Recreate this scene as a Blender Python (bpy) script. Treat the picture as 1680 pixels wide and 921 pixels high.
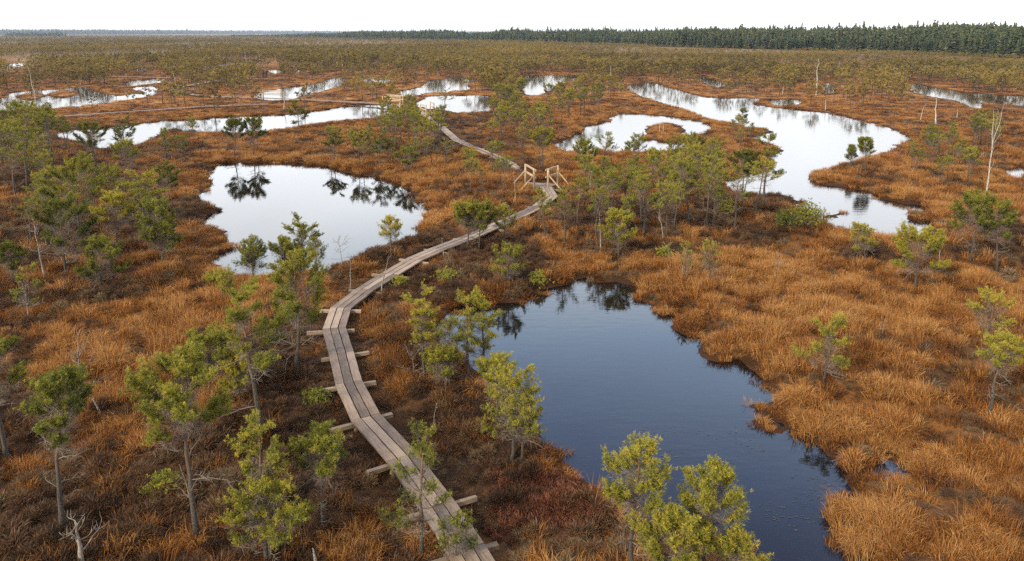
import bpy, math, random
import numpy as np

# ------------------------------------------------------------------ camera, sky, sun, exposure
S = bpy.context.scene
for o in list(bpy.data.objects):
    bpy.data.objects.remove(o)
COL = S.collection
R = math.radians
CAM_H, FPX, PPY = 9.5, 1222.0, 260.0        # PPY: picture row of the optical axis (the frame is shifted down, as verticals in the photo show)
PITCH = math.atan((PPY - 54.0) / FPX)
SUN_EL, SUN_AZ = R(30), R(222)          # azimuth clockwise from the view direction (+Y): behind, to the left

cd = bpy.data.cameras.new('camera')
cam = bpy.data.objects.new('camera', cd)
COL.objects.link(cam)
cd.sensor_width = 36.0
cd.lens = 36.0 * FPX / 1680.0
cd.shift_y = -(460.5 - PPY) / 1680.0
cd.clip_start, cd.clip_end = 0.1, 20000.0
cam.location = (0, 0, CAM_H)
cam.rotation_euler = (math.pi / 2 - PITCH, 0, 0)
S.camera = cam

W = bpy.data.worlds.new('World')
S.world = W
W.use_nodes = True
nt = W.node_tree
nt.nodes.clear()
def wn(t, **k):
    n = nt.nodes.new(t)
    for a, b in k.items():
        setattr(n, a, b)
    return n
out = wn('ShaderNodeOutputWorld')
bg = wn('ShaderNodeBackground')
sky = wn('ShaderNodeTexSky', sky_type='NISHITA', sun_disc=False)
sky.sun_elevation = SUN_EL
sky.sun_rotation = SUN_AZ
sky.air_density, sky.dust_density = 1.0, 2.0
tc = wn('ShaderNodeTexCoord')
sep = wn('ShaderNodeSeparateXYZ')
nz = wn('ShaderNodeTexNoise')
nz.inputs['Scale'].default_value = 2.2
nz.inputs['Detail'].default_value = 5
mp = wn('ShaderNodeMapping')
mp.inputs['Scale'].default_value = (1, 1, 3.0)
L = nt.links.new
L(tc.outputs['Generated'], sep.inputs[0])
L(tc.outputs['Generated'], mp.inputs[0])
L(mp.outputs[0], nz.inputs[0])
# height above the horizon, wobbled by cloud noise, drives a veil of cloud: white and thick low down, thin and blue-grey higher up
ma = wn('ShaderNodeMath', operation='MULTIPLY_ADD')
ma.inputs[1].default_value = 0.16
sb = wn('ShaderNodeMath', operation='SUBTRACT')
sb.inputs[1].default_value = 0.08
L(nz.outputs[0], ma.inputs[0])
L(sep.outputs[2], ma.inputs[2])
L(ma.outputs[0], sb.inputs[0])
cr = wn('ShaderNodeValToRGB')
e = cr.color_ramp.elements
e[0].position = 0.0; e[0].color = (0.50, 0.485, 0.46, 1)
e[1].position = 1.0; e[1].color = (0.34, 0.36, 0.40, 1)
for p, c in ((0.10, (0.56, 0.57, 0.58)), (0.17, (0.84, 0.87, 0.91)), (0.24, (1.0, 1.04, 1.09)), (0.31, (0.86, 0.97, 1.09)), (0.40, (0.58, 0.80, 1.12)), (0.52, (0.35, 0.50, 0.86)), (0.66, (0.20, 0.24, 0.42))):
    x = e.new(p); x.color = (*c, 1)
L(sb.outputs[0], cr.inputs[0])
cl = wn('ShaderNodeVectorMath', operation='SCALE')
cl.inputs['Scale'].default_value = 30.0
bk = wn('ShaderNodeMapRange', interpolation_type='SMOOTHSTEP')
bk.inputs['From Min'].default_value, bk.inputs['From Max'].default_value = 0.72, -0.25
L(sep.outputs[1], bk.inputs['Value'])
mb_ = wn('ShaderNodeMix', data_type='RGBA')
L(bk.outputs[0], mb_.inputs[0])
L(cr.outputs[0], mb_.inputs[6])
mb_.inputs[7].default_value = (0.44, 0.42, 0.39, 1)
L(mb_.outputs[2], cl.inputs[0])
mx = wn('ShaderNodeMix', data_type='RGBA')
mx.inputs[0].default_value = 0.88
L(sky.outputs[0], mx.inputs[6])
L(cl.outputs[0], mx.inputs[7])
L(mx.outputs[2], bg.inputs['Color'])
bg.inputs['Strength'].default_value = 0.1
L(bg.outputs[0], out.inputs[0])

ld = bpy.data.lights.new('sun', 'SUN')
ld.energy = 4.9
ld.angle = R(8)
ld.color = (1.0, 0.87, 0.68)
sun = bpy.data.objects.new('sun', ld)
COL.objects.link(sun)
sun.rotation_euler = (math.pi / 2 - SUN_EL, 0, math.pi - SUN_AZ)
sun.location = (-40, -40, 60)

vs = S.view_settings
vs.view_transform, vs.look, vs.exposure, vs.gamma = 'Standard', 'None', 0.20, 1.0
vs.use_curve_mapping = False
S.render.engine = 'CYCLES'
cy = S.cycles
cy.max_bounces, cy.diffuse_bounces, cy.glossy_bounces, cy.transmission_bounces, cy.transparent_max_bounces, cy.volume_bounces = 5, 2, 2, 2, 4, 0
cy.use_denoising = False
cy.sample_clamp_direct, cy.sample_clamp_indirect = 3.0, 2.0
cy.denoising_prefilter = 'ACCURATE'

# ------------------------------------------------------------------ picture <-> ground
SP, CP = math.sin(PITCH), math.cos(PITCH)
WL = -0.10                                # water level
def at(px, py, z=0.0):
    u, v = (px - 840.0) / FPX, (PPY - py) / FPX
    t = (CAM_H - z) / (SP - v * CP)
    return (u * t, t * (CP + v * SP))
def proj(x, y, z):
    dz = z - CAM_H
    d = y * CP - dz * SP
    v = y * SP + dz * CP
    return 840.0 + FPX * x / d, PPY - FPX * v / d
def height_to(px_base, py_base, py_top):
    x, y = at(px_base, py_base)
    v = (PPY - py_top) / FPX
    # y*SP + dz*CP = v*(y*CP - dz*SP)
    dz = y * (v * CP - SP) / (CP + v * SP)
    return dz + CAM_H
def scale_at(py):
    v = (PPY - py) / FPX
    t = CAM_H / (SP - v * CP)
    return t / FPX                        # metres per photo pixel

# ------------------------------------------------------------------ noise
def hash2(ix, iy, seed):
    n = (ix.astype(np.int64) * 374761393 + iy.astype(np.int64) * 668265263 + seed * 974634777) & 0x7fffffff
    n = ((n ^ (n >> 13)) * 1274126177) & 0x7fffffff
    return ((n ^ (n >> 16)) & 0xffff) / 65535.0
def vnoise(x, y, seed=0):
    ix, iy = np.floor(x), np.floor(y)
    fx, fy = x - ix, y - iy
    fx, fy = fx * fx * (3 - 2 * fx), fy * fy * (3 - 2 * fy)
    a, b = hash2(ix, iy, seed), hash2(ix + 1, iy, seed)
    c, d = hash2(ix, iy + 1, seed), hash2(ix + 1, iy + 1, seed)
    return (a + (b - a) * fx) * (1 - fy) + (c + (d - c) * fx) * fy
def fbm(x, y, seed=0, oct=4):
    s, a, t = 0.0, 0.5, 0.0
    for k in range(oct):
        s = s + a * vnoise(x * 2 ** k, y * 2 ** k, seed + k * 17)
        t += a
        a *= 0.5
    return s / t
def sstep(a, b, x):
    t = np.clip((x - a) / (b - a), 0, 1)
    return t * t * (3 - 2 * t)
def inside(poly, x, y):
    r = np.zeros(np.shape(x), bool)
    n = len(poly)
    for i in range(n):
        x0, y0 = poly[i]; x1, y1 = poly[(i + 1) % n]
        if y0 == y1:
            continue
        c = ((y0 > y) != (y1 > y)) & (x < (x1 - x0) * (y - y0) / (y1 - y0) + x0)
        r ^= c
    return r

# ------------------------------------------------------------------ mesh helpers
def tag(o, label=None, cat=None, group=None, kind=None):
    if label: o['label'] = label
    if cat: o['category'] = cat
    if group: o['group'] = group
    if kind: o['kind'] = kind
    return o
def empty(name, loc, rz=0.0):
    o = bpy.data.objects.new(name, None)
    o.empty_display_size = 0.3
    COL.objects.link(o)
    o.location = loc
    o.rotation_euler = (0, 0, rz)
    return o
class MB:
    """collects vertices, faces, a per-vertex 'tint' and a material number per face"""
    def __init__(s):
        s.v, s.f, s.t, s.n = [], [], [], 0
    def add(s, v, f, tint=0.0, mat=0):
        v = np.asarray(v, float).reshape(-1, 3)
        f = np.asarray(f, int)
        s.v.append(v)
        s.t.append(np.broadcast_to(np.asarray(tint, float), (len(v),)))
        s.f.append((f + s.n, mat))
        s.n += len(v)
    def merge(s, o, shift=None):
        off = s.n
        for v, t in zip(o.v, o.t):
            s.v.append(v if shift is None else v + shift); s.t.append(t)
        for f, m in o.f:
            s.f.append((f + off, m))
        s.n += o.n
    def box(s, c, size, rz=0.0, tint=0.0, mat=0, jit=0.0, rx=0.0):
        h = np.array(size) / 2
        v = np.array([[i, j, k] for i in (-1, 1) for j in (-1, 1) for k in (-1, 1)], float) * h
        f = [[0, 1, 3, 2], [4, 6, 7, 5], [0, 4, 5, 1], [2, 3, 7, 6], [0, 2, 6, 4], [1, 5, 7, 3]]
        if jit:
            v += np.random.default_rng(int(abs(c[0] * 91 + c[1] * 37) * 10) % 99991).uniform(-jit, jit, v.shape)
        ca, sa = math.cos(rz), math.sin(rz)
        v = v @ np.array([[ca, sa, 0], [-sa, ca, 0], [0, 0, 1]])
        s.add(v + np.array(c), f, tint, mat)
    def beam(s, a, b, w, h, tint=0.0, mat=0):
        a, b = np.array(a, float), np.array(b, float)
        d = b - a
        d /= np.linalg.norm(d)
        up = np.array([0, 0, 1.0]) if abs(d[2]) < 0.95 else np.array([1.0, 0, 0])
        r = np.cross(d, up); r /= np.linalg.norm(r)
        u = np.cross(r, d)
        v = [p + r * i * w / 2 + u * j * h / 2 for p in (a, b) for i, j in ((-1, -1), (1, -1), (1, 1), (-1, 1))]
        s.add(v, [[0, 1, 2, 3], [7, 6, 5, 4], [0, 4, 5, 1], [1, 5, 6, 2], [2, 6, 7, 3], [3, 7, 4, 0]], tint, mat)
    def tube(s, pts, rad, sides=6, tint=0.0, mat=0, cap=True):
        pts = np.asarray(pts, float)
        n = len(pts)
        rad = np.broadcast_to(np.asarray(rad, float), (n,))
        d = np.gradient(pts, axis=0)
        d /= np.linalg.norm(d, axis=1)[:, None] + 1e-9
        ref = np.where(np.abs(d[:, 2:3]) < 0.9, np.array([[0, 0, 1.0]]), np.array([[1.0, 0, 0]]))
        if np.abs(d[:, 2]).mean() > 0.6:
            ref = np.broadcast_to(np.array([[1.0, 0, 0]]), d.shape)
        r = np.cross(d, ref); r /= np.linalg.norm(r, axis=1)[:, None] + 1e-9
        u = np.cross(r, d)
        a = np.arange(sides) / sides * 2 * math.pi
        v = pts[:, None, :] + rad[:, None, None] * (r[:, None, :] * np.cos(a)[None, :, None] + u[:, None, :] * np.sin(a)[None, :, None])
        i = np.arange(n - 1)[:, None] * sides
        j = np.arange(sides)[None, :]
        k = (j + 1) % sides
        f = np.stack([i + j, i + k, i + sides + k, i + sides + j], -1).reshape(-1, 4)
        t = np.broadcast_to(np.asarray(tint, float), (n,)) if np.ndim(tint) else np.full(n, tint)
        s.add(v.reshape(-1, 3), f, np.repeat(t, sides), mat)
        if cap:
            s.f.append((np.arange(sides)[None, ::-1] + s.n - n * sides, mat))
            s.f.append((np.arange(sides)[None, :] + s.n - sides, mat))
    def mesh(s, name, mats, smooth=False, extra=None):
        me = bpy.data.meshes.new(name)
        V = np.concatenate(s.v) if s.v else np.zeros((0, 3))
        me.vertices.add(len(V))
        me.vertices.foreach_set('co', V.astype(np.float32).ravel())
        tot, idx, mi = [], [], []
        for f, m in s.f:
            tot.append(np.full(len(f), f.shape[1])); idx.append(f.ravel()); mi.append(np.full(len(f), m))
        if tot:
            tot, idx, mi = np.concatenate(tot), np.concatenate(idx), np.concatenate(mi)
            me.loops.add(len(idx))
            me.loops.foreach_set('vertex_index', idx.astype(np.int32))
            me.polygons.add(len(tot))
            me.polygons.foreach_set('loop_start', np.concatenate([[0], np.cumsum(tot)[:-1]]).astype(np.int32))
            me.polygons.foreach_set('material_index', mi.astype(np.int32))
            me.polygons.foreach_set('use_smooth', np.full(len(tot), smooth))
        a = me.attributes.new('tint', 'FLOAT', 'POINT')
        a.data.foreach_set('value', np.concatenate(s.t).astype(np.float32))
        for k, (ty, arr) in (extra or {}).items():
            at_ = me.attributes.new(k, ty, 'POINT')
            at_.data.foreach_set('vector' if ty == 'FLOAT_VECTOR' else 'value', np.asarray(arr).ravel())
        for m in (mats if isinstance(mats, (list, tuple)) else [mats]):
            me.materials.append(m)
        me.update(calc_edges=True)
        me.validate()
        return me
    def build(s, name, mats, parent=None, smooth=False, extra=None):
        o = bpy.data.objects.new(name, s.mesh(name, mats, smooth, extra))
        COL.objects.link(o)
        if parent: o.parent = parent
        return o
def obj(name, me, parent=None):
    o = bpy.data.objects.new(name, me)
    COL.objects.link(o)
    if parent: o.parent = parent
    return o

# ------------------------------------------------------------------ materials
def mat(name):
    m = bpy.data.materials.new(name)
    m.use_nodes = True
    t = m.node_tree
    b = t.nodes['Principled BSDF']
    return m, t, b
def ramp(t, stops, inp):
    n = t.nodes.new('ShaderNodeValToRGB')
    el = n.color_ramp.elements
    el[0].position, el[0].color = stops[0][0], (*stops[0][1], 1)
    el[1].position, el[1].color = stops[-1][0], (*stops[-1][1], 1)
    for p, c in stops[1:-1]:
        x = el.new(p); x.color = (*c, 1)
    t.links.new(inp, n.inputs[0])
    return n.outputs[0]
def attr(t, name, inst=False):
    n = t.nodes.new('ShaderNodeAttribute')
    n.attribute_name = name
    n.attribute_type = 'INSTANCER' if inst else 'GEOMETRY'
    return n
def noise(t, scale, detail=4, vec=None, rough=0.55):
    n = t.nodes.new('ShaderNodeTexNoise')
    n.inputs['Scale'].default_value = scale
    n.inputs['Detail'].default_value = detail
    n.inputs['Roughness'].default_value = rough
    if vec is not None: t.links.new(vec, n.inputs['Vector'])
    return n.outputs[0]
def math_(t, op, a, b=None, c=None):
    n = t.nodes.new('ShaderNodeMath')
    n.operation = op
    for i, x in enumerate((a, b, c)):
        if x is None: continue
        if isinstance(x, (int, float)): n.inputs[i].default_value = x
        else: t.links.new(x, n.inputs[i])
    return n.outputs[0]
def mixc(t, f, a, b, blend='MIX'):
    n = t.nodes.new('ShaderNodeMix')
    n.data_type = 'RGBA'
    n.blend_type = blend
    for i, x in ((0, f), (6, a), (7, b)):
        if isinstance(x, (int, float)): n.inputs[i].default_value = x
        elif isinstance(x, tuple): n.inputs[i].default_value = (*x, 1)
        else: t.links.new(x, n.inputs[i])
    return n.outputs[2]
def objcoord(t):
    return t.nodes.new('ShaderNodeTexCoord').outputs['Object']
def bump(t, b, h, strength, dist=0.02):
    n = t.nodes.new('ShaderNodeBump')
    n.inputs['Strength'].default_value = strength
    n.inputs['Distance'].default_value = dist
    t.links.new(h, n.inputs['Height'])
    t.links.new(n.outputs[0], b.inputs['Normal'])
def leafy(t, b, color, trans=0.25):
    """foliage: matte with some light coming through"""
    b.inputs['Roughness'].default_value = 0.75
    b.inputs['Specular IOR Level'].default_value = 0.15
    t.links.new(color, b.inputs['Base Color'])
    tr = t.nodes.new('ShaderNodeBsdfTranslucent')
    t.links.new(color, tr.inputs['Color'])
    mi = t.nodes.new('ShaderNodeMixShader')
    mi.inputs[0].default_value = trans
    t.links.new(b.outputs[0], mi.inputs[1])
    t.links.new(tr.outputs[0], mi.inputs[2])
    t.links.new(mi.outputs[0], t.nodes['Material Output'].inputs[0])

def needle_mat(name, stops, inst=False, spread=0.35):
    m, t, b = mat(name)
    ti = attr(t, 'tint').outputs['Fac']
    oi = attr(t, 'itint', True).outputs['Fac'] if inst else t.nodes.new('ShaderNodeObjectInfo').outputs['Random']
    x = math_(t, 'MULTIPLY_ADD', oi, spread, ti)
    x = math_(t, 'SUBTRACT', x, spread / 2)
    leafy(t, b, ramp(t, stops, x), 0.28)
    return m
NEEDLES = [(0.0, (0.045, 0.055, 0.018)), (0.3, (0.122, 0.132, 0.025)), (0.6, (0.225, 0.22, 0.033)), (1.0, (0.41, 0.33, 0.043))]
FARN = [(0.0, (0.055, 0.055, 0.022)), (0.4, (0.165, 0.128, 0.044)), (0.75, (0.27, 0.20, 0.056)), (1.0, (0.34, 0.25, 0.07))]
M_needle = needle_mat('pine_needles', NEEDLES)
M_needle_far = needle_mat('pine_needles_far', FARN, True)
M_spruce = needle_mat('spruce_needles', [(0, (0.026, 0.044, 0.022)), (0.6, (0.075, 0.10, 0.042)), (1, (0.17, 0.165, 0.07))], True, 0.5)

def bark_mat():
    m, t, b = mat('pine_bark')
    co = objcoord(t)
    ti = attr(t, 'tint').outputs['Fac']
    n = noise(t, 9, 4, co)
    x = math_(t, 'MULTIPLY_ADD', math_(t, 'SUBTRACT', n, 0.5), 0.7, ti)
    c = ramp(t, [(0.0, (0.020, 0.0165, 0.014)), (0.35, (0.048, 0.038, 0.030)), (0.62, (0.12, 0.06, 0.034)), (0.85, (0.22, 0.10, 0.045)), (1.0, (0.18, 0.13, 0.10))], x)
    s = noise(t, 40, 3, co)
    c = mixc(t, ramp(t, [(0.52, (0, 0, 0)), (0.62, (1, 1, 1))], s), c, (0.085, 0.082, 0.068))
    t.links.new(c, b.inputs['Base Color'])
    b.inputs['Roughness'].default_value = 0.9
    bump(t, b, s, 0.5)
    return m
M_bark = bark_mat()
def dead_mat(name, a, c_, d):
    m, t, b = mat(name)
    n = noise(t, 14, 5, objcoord(t))
    t.links.new(ramp(t, [(0.3, a), (0.5, c_), (0.7, d)], n), b.inputs['Base Color'])
    b.inputs['Roughness'].default_value = 0.85
    return m
M_dead = dead_mat('dead_grey_wood', (0.08, 0.07, 0.06), (0.18, 0.155, 0.13), (0.34, 0.31, 0.27))
M_birch = dead_mat('white_birch_bark', (0.12, 0.105, 0.09), (0.34, 0.31, 0.27), (0.52, 0.48, 0.43))
M_twig = dead_mat('dead_twigs', (0.075, 0.06, 0.047), (0.145, 0.115, 0.09), (0.23, 0.19, 0.15))

def grass_mat(name, stops, spread):
    m, t, b = mat(name)
    it = attr(t, 'itint', True).outputs['Fac']
    ti = attr(t, 'tint').outputs['Fac']
    x = math_(t, 'MULTIPLY_ADD', math_(t, 'SUBTRACT', ti, 0.5), spread, it)
    leafy(t, b, ramp(t, stops, x), 0.25)
    return m
SEDGE = [(0.0, (0.04, 0.018, 0.009)), (0.28, (0.135, 0.051, 0.014)), (0.55, (0.255, 0.096, 0.020)), (0.78, (0.335, 0.143, 0.032)), (1.0, (0.41, 0.225, 0.08))]
M_sedge = grass_mat('sedge_blades', SEDGE, 0.85)
HEATH = [(0.0, (0.045, 0.028, 0.017)), (0.3, (0.10, 0.058, 0.033)), (0.5, (0.16, 0.073, 0.033)), (0.7, (0.15, 0.10, 0.062)), (0.85, (0.125, 0.105, 0.035)), (1.0, (0.20, 0.15, 0.10))]
M_heath = grass_mat('heather_twigs', HEATH, 0.55)

def ground_mat():
    m, t, b = mat('bog_ground')
    co = objcoord(t)
    z = attr(t, 'tint').outputs['Fac']                 # 0 dark heather .. 1 bright sedge
    n1 = noise(t, 0.55, 8, co, 0.65)
    n2 = noise(t, 5.0, 5, co, 0.6)
    n3 = noise(t, 0.035, 5, co, 0.6)
    x = math_(t, 'MULTIPLY_ADD', math_(t, 'SUBTRACT', n1, 0.5), 0.75, z)
    x = math_(t, 'MULTIPLY_ADD', math_(t, 'SUBTRACT', n2, 0.5), 0.45, x)
    x = math_(t, 'MULTIPLY_ADD', math_(t, 'SUBTRACT', n3, 0.5), 0.35, x)
    x = math_(t, 'MULTIPLY_ADD', math_(t, 'SUBTRACT', noise(t, 26.0, 4, co, 0.7), 0.5), 0.9, x)
    c = ramp(t, [(0.0, (0.030, 0.016, 0.009)), (0.3, (0.085, 0.040, 0.016)), (0.55, (0.18, 0.076, 0.020)), (0.8, (0.27, 0.122, 0.030)), (1.0, (0.37, 0.19, 0.06))], x)
    sp = attr(t, 'moss').outputs['Fac']
    wet = attr(t, 'wet').outputs['Fac']
    c = mixc(t, wet, c, (0.035, 0.016, 0.008))
    c = mixc(t, attr(t, 'scrub').outputs['Fac'], c, mixc(t, n1, (0.095, 0.062, 0.027), (0.20, 0.135, 0.055)))
    c = mixc(t, sp, c, mixc(t, n1, (0.09, 0.022, 0.012), (0.24, 0.062, 0.028)))
    t.links.new(c, b.inputs['Base Color'])
    b.inputs['Roughness'].default_value = 0.95
    b.inputs['Specular IOR Level'].default_value = 0.1
    bump(t, b, math_(t, 'ADD', n1, n2), 0.8, 0.12)
    return m
M_ground = ground_mat()

def water_mat(name='bog_water', rough=0.015, base=0.006):
    m, t, b = mat(name)
    co = objcoord(t)
    b.inputs['Base Color'].default_value = (0.006, 0.005, 0.005, 1)
    b.inputs['IOR'].default_value = 1.333
    mpn = t.nodes.new('ShaderNodeMapping')
    mpn.inputs['Scale'].default_value = (0.6, 1.6, 1)
    t.links.new(co, mpn.inputs[0])
    rip = noise(t, 2.6, 3, mpn.outputs[0])
    big = ramp(t, [(0.48, (0, 0, 0)), (0.66, (1, 1, 1))], noise(t, 0.055, 3, mpn.outputs[0]))
    b.inputs['Roughness'].default_value = rough
    for (cx_, cy_), rad_ in ((at(885, 488, WL), 5.5), (at(1370, 330, WL), 17.0), (at(1290, 290, WL), 12.0)):
        dn = t.nodes.new('ShaderNodeVectorMath'); dn.operation = 'DISTANCE'
        dn.inputs[1].default_value = (cx_, cy_, WL)
        t.links.new(co, dn.inputs[0])
        big = math_(t, 'MAXIMUM', big, ramp(t, [(0.45, (1, 1, 1)), (1.0, (0, 0, 0))], math_(t, 'DIVIDE', dn.outputs['Value'], rad_)))
    n = t.nodes.new('ShaderNodeBump')
    n.inputs['Distance'].default_value = 0.02
    t.links.new(math_(t, 'MULTIPLY_ADD', big, 0.16, base), n.inputs['Strength'])
    t.links.new(rip, n.inputs['Height'])
    t.links.new(n.outputs[0], b.inputs['Normal'])
    return m
M_water = water_mat()
M_water_far = water_mat('far_bog_water', 0.07, 0.10)

def wood_mat(name, a, c_, d, scale=(1, 1, 1)):
    m, t, b = mat(name)
    co = objcoord(t)
    ti = attr(t, 'tint').outputs['Fac']
    mpn = t.nodes.new('ShaderNodeMapping')
    mpn.inputs['Scale'].default_value = scale
    t.links.new(co, mpn.inputs[0])
    g = noise(t, 1.0, 6, mpn.outputs[0], 0.65)
    k = noise(t, 1.7, 4, co)
    x = math_(t, 'MULTIPLY_ADD', math_(t, 'SUBTRACT', k, 0.5), 0.5, g)
    x = math_(t, 'MULTIPLY_ADD', math_(t, 'SUBTRACT', ti, 0.5), 0.42, x)
    t.links.new(ramp(t, [(0.25, a), (0.5, c_), (0.75, d)], x), b.inputs['Base Color'])
    if 'plank' in name:
        w_ = noise(t, 1.3, 6, co, 0.7)
        f_ = ramp(t, [(0.60, (0, 0, 0)), (0.70, (0.75, 0.75, 0.75))], w_)
        cc = b.inputs['Base Color'].links[0].from_socket
        cc = mixc(t, f_, cc, (0.31, 0.255, 0.20))
        dk = ramp(t, [(0.30, (0.8, 0.8, 0.8)), (0.40, (0, 0, 0))], noise(t, 0.8, 5, co, 0.7))
        t.links.new(mixc(t, dk, cc, (0.075, 0.058, 0.045)), b.inputs['Base Color'])
    b.inputs['Roughness'].default_value = 0.8
    bump(t, b, g, 0.4, 0.01)
    return m
M_plank = wood_mat('weathered_plank', (0.068, 0.048, 0.035), (0.17, 0.120, 0.084), (0.29, 0.216, 0.156), (2.2, 40, 40))
M_oldrail = wood_mat('old_rail', (0.09, 0.07, 0.05), (0.18, 0.14, 0.10), (0.29, 0.235, 0.175), (5, 5, 5))
M_beam = wood_mat('cut_beam', (0.09, 0.063, 0.042), (0.185, 0.133, 0.09), (0.29, 0.22, 0.155), (2, 30, 30))
M_rail = wood_mat('new_timber', (0.19, 0.125, 0.07), (0.34, 0.245, 0.145), (0.45, 0.355, 0.24), (5, 5, 5))

# ------------------------------------------------------------------ ponds (outlines in photo pixels, cast onto the water level)
PONDS = {
 'near': [(949,460),(925,470),(905,476),(870,486),(840,495),(812,500),(785,500),(755,503),(725,510),(712,525),(722,545),(746,569),(780,598),(800,612),(835,648),(870,685),(897,722),(930,752),(950,775),(978,790),(1000,800),(1030,835),(1080,858),(1127,863),(1180,890),(1225,925),(1250,985),(1420,985),(1408,940),(1395,910),(1382,884),(1372,863),(1371,837),(1377,819),(1403,806),(1389,790),(1393,780),(1388,762),(1398,741),(1400,733),(1385,738),(1372,747),(1362,749),(1349,738),(1330,724),(1320,709),(1286,706),(1260,695),(1246,681),(1246,666),(1260,653),(1262,634),(1239,619),(1228,602),(1213,603),(1203,594),(1184,596),(1160,585),(1153,569),(1158,556),(1150,547),(1127,546),(1108,533),(1101,520),(1085,522),(1067,507),(1056,496),(1048,479),(1033,466),(986,462)],
 'inlet': [(1408,784),(1430,770),(1455,765),(1468,755),(1452,740),(1432,722),(1452,726),(1478,745),(1496,760),(1485,770),(1450,776),(1425,790)],
 'mid': [(343,277),(367,268),(433,267),(483,267),(533,273),(560,281),(590,286),(627,292),(657,302),(687,322),(697,336),(708,348),(695,357),(688,373),(683,383),(660,391),(627,401),(603,411),(560,421),(520,431),(480,438),(430,443),(383,443),(353,434),(343,423),(373,407),(367,383),(357,373),(330,363),(333,356),(367,345),(353,337),(327,331),(322,322),(343,307),(337,288)],
 'lake': [(1027,140),(1070,137),(1095,143),(1120,150),(1163,160),(1247,162),(1240,172),(1353,185),(1420,199),(1463,212),(1494,227),(1475,238),(1458,249),(1407,262),(1350,279),(1328,292),(1353,303),(1397,309),(1440,319),(1456,328),(1513,338),(1516,344),(1486,353),(1503,364),(1533,366),(1537,374),(1503,383),(1470,381),(1413,378),(1353,361),(1340,356),(1387,353),(1350,345),(1307,341),(1313,330),(1293,318),(1263,312),(1215,310),(1183,301),(1200,291),(1240,283),(1266,270),(1260,255),(1283,249),(1268,238),(1248,232),(1236,224),(1268,217),(1247,209),(1200,200),(1153,190),(1120,178),(1075,165),(1040,152)],
 'fork': [(908,239),(935,226),(958,213),(963,207),(993,200),(1002,192),(1020,187),(1060,188),(1095,192),(1130,196),(1162,204),(1165,213),(1140,218),(1098,217),(1056,222),(1068,230),(1110,233),(1140,234),(1130,241),(1060,245),(1000,243),(940,244)],
 'top_a': [(847,126),(880,124),(950,123),(959,126),(940,133),(918,137),(905,147),(885,154),(862,154),(856,141),(862,133)],
 'top_b': [(653,152),(690,143),(702,134),(740,128),(775,128),(781,134),(766,140),(772,145),(740,148),(700,151),(670,154)],
 'top_c': [(678,173),(695,163),(705,158),(800,157),(808,163),(808,179),(770,181),(720,177),(700,175)],
 'long': [(90,222),(123,213),(200,207),(270,198),(313,197),(367,192),(413,190),(477,188),(520,182),(570,175),(625,173),(655,178),(640,188),(600,191),(540,197),(500,203),(450,209),(417,213),(347,214),(313,212),(285,209),(262,220),(235,232),(173,237),(133,233)],
 'rail': [(420,154),(467,145),(520,137),(548,128),(566,129),(562,138),(540,146),(493,157),(460,162),(425,161)],
 'left': [(-70,166),(0,162),(17,153),(83,147),(143,143),(153,150),(177,155),(200,157),(213,155),(238,152),(212,146),(233,142),(257,143),(255,154),(233,158),(200,163),(140,170),(83,173),(0,178),(-70,184)],
 'slim_a': [(205,136),(230,132),(275,130),(281,132),(240,137),(210,139)],
 'slim_b': [(222,112),(258,110),(262,113),(228,116)],
 'slim_c': [(366,99),(420,97),(424,101),(372,102)],
 'slim_d': [(352,105),(372,104),(374,107),(354,108)],
 'right_a': [(1485,143),(1503,137),(1520,141),(1553,147),(1587,152),(1660,157),(1700,160),(1700,171),(1657,168),(1587,163),(1537,158),(1503,152)],
 'right_b': [(1565,163),(1590,166),(1612,172),(1604,175),(1580,169)],
 'right_c': [(1352,137),(1368,138),(1370,146),(1368,152),(1352,151)],
 'right_d': [(1658,277),(1690,275),(1700,283),(1662,285)],
 'right_e': [(1143,126),(1155,125),(1190,137),(1180,141),(1150,134)],
 'right_f': [(1265,165),(1300,163),(1318,168),(1275,170)],
 'far_a': [(1058,104),(1080,103),(1082,107),(1060,108)],
 'far_b': [(893,101),(905,100),(906,104),(894,104)],
 'far_c': [(592,129),(620,127),(640,131),(634,134),(600,134)],
 'far_d': [(608,106),(620,106),(618,110),(609,110)],
 'far_e': [(438,116),(455,115),(470,117),(452,119)],
 'far_f': [(480,114),(493,113),(492,118),(481,119)],
 'far_g': [(2,107),(40,104),(50,106),(10,110)],
 'far_h': [(632,95),(650,94),(652,97),(634,98)],
 'far_i': [(680,99),(694,99),(690,102),(681,102)],
 'far_j': [(1190,137),(1215,136),(1218,140),(1195,141)],
}
ISLANDS = [
 [(1060,211),(1078,205),(1100,204),(1118,209),(1122,213),(1095,217),(1066,215)],
 [(78,154),(105,149),(128,153),(110,157),(85,157)],
 [(27,157),(50,154),(76,157),(50,160),(30,160)],
 [(240,164),(262,160),(300,163),(270,166)],
]
def smooth_poly(p, k=5):
    p = np.array(p, float)
    n = len(p)
    o = []
    for i in range(n):
        a, b, c, d = p[i - 1], p[i], p[(i + 1) % n], p[(i + 2) % n]
        for j in range(k):
            t = j / k
            o.append(0.5 * (2 * b + (c - a) * t + (2 * a - 5 * b + 4 * c - d) * t * t + (3 * b - a - 3 * c + d) * t ** 3))
    return np.array(o)
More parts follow.
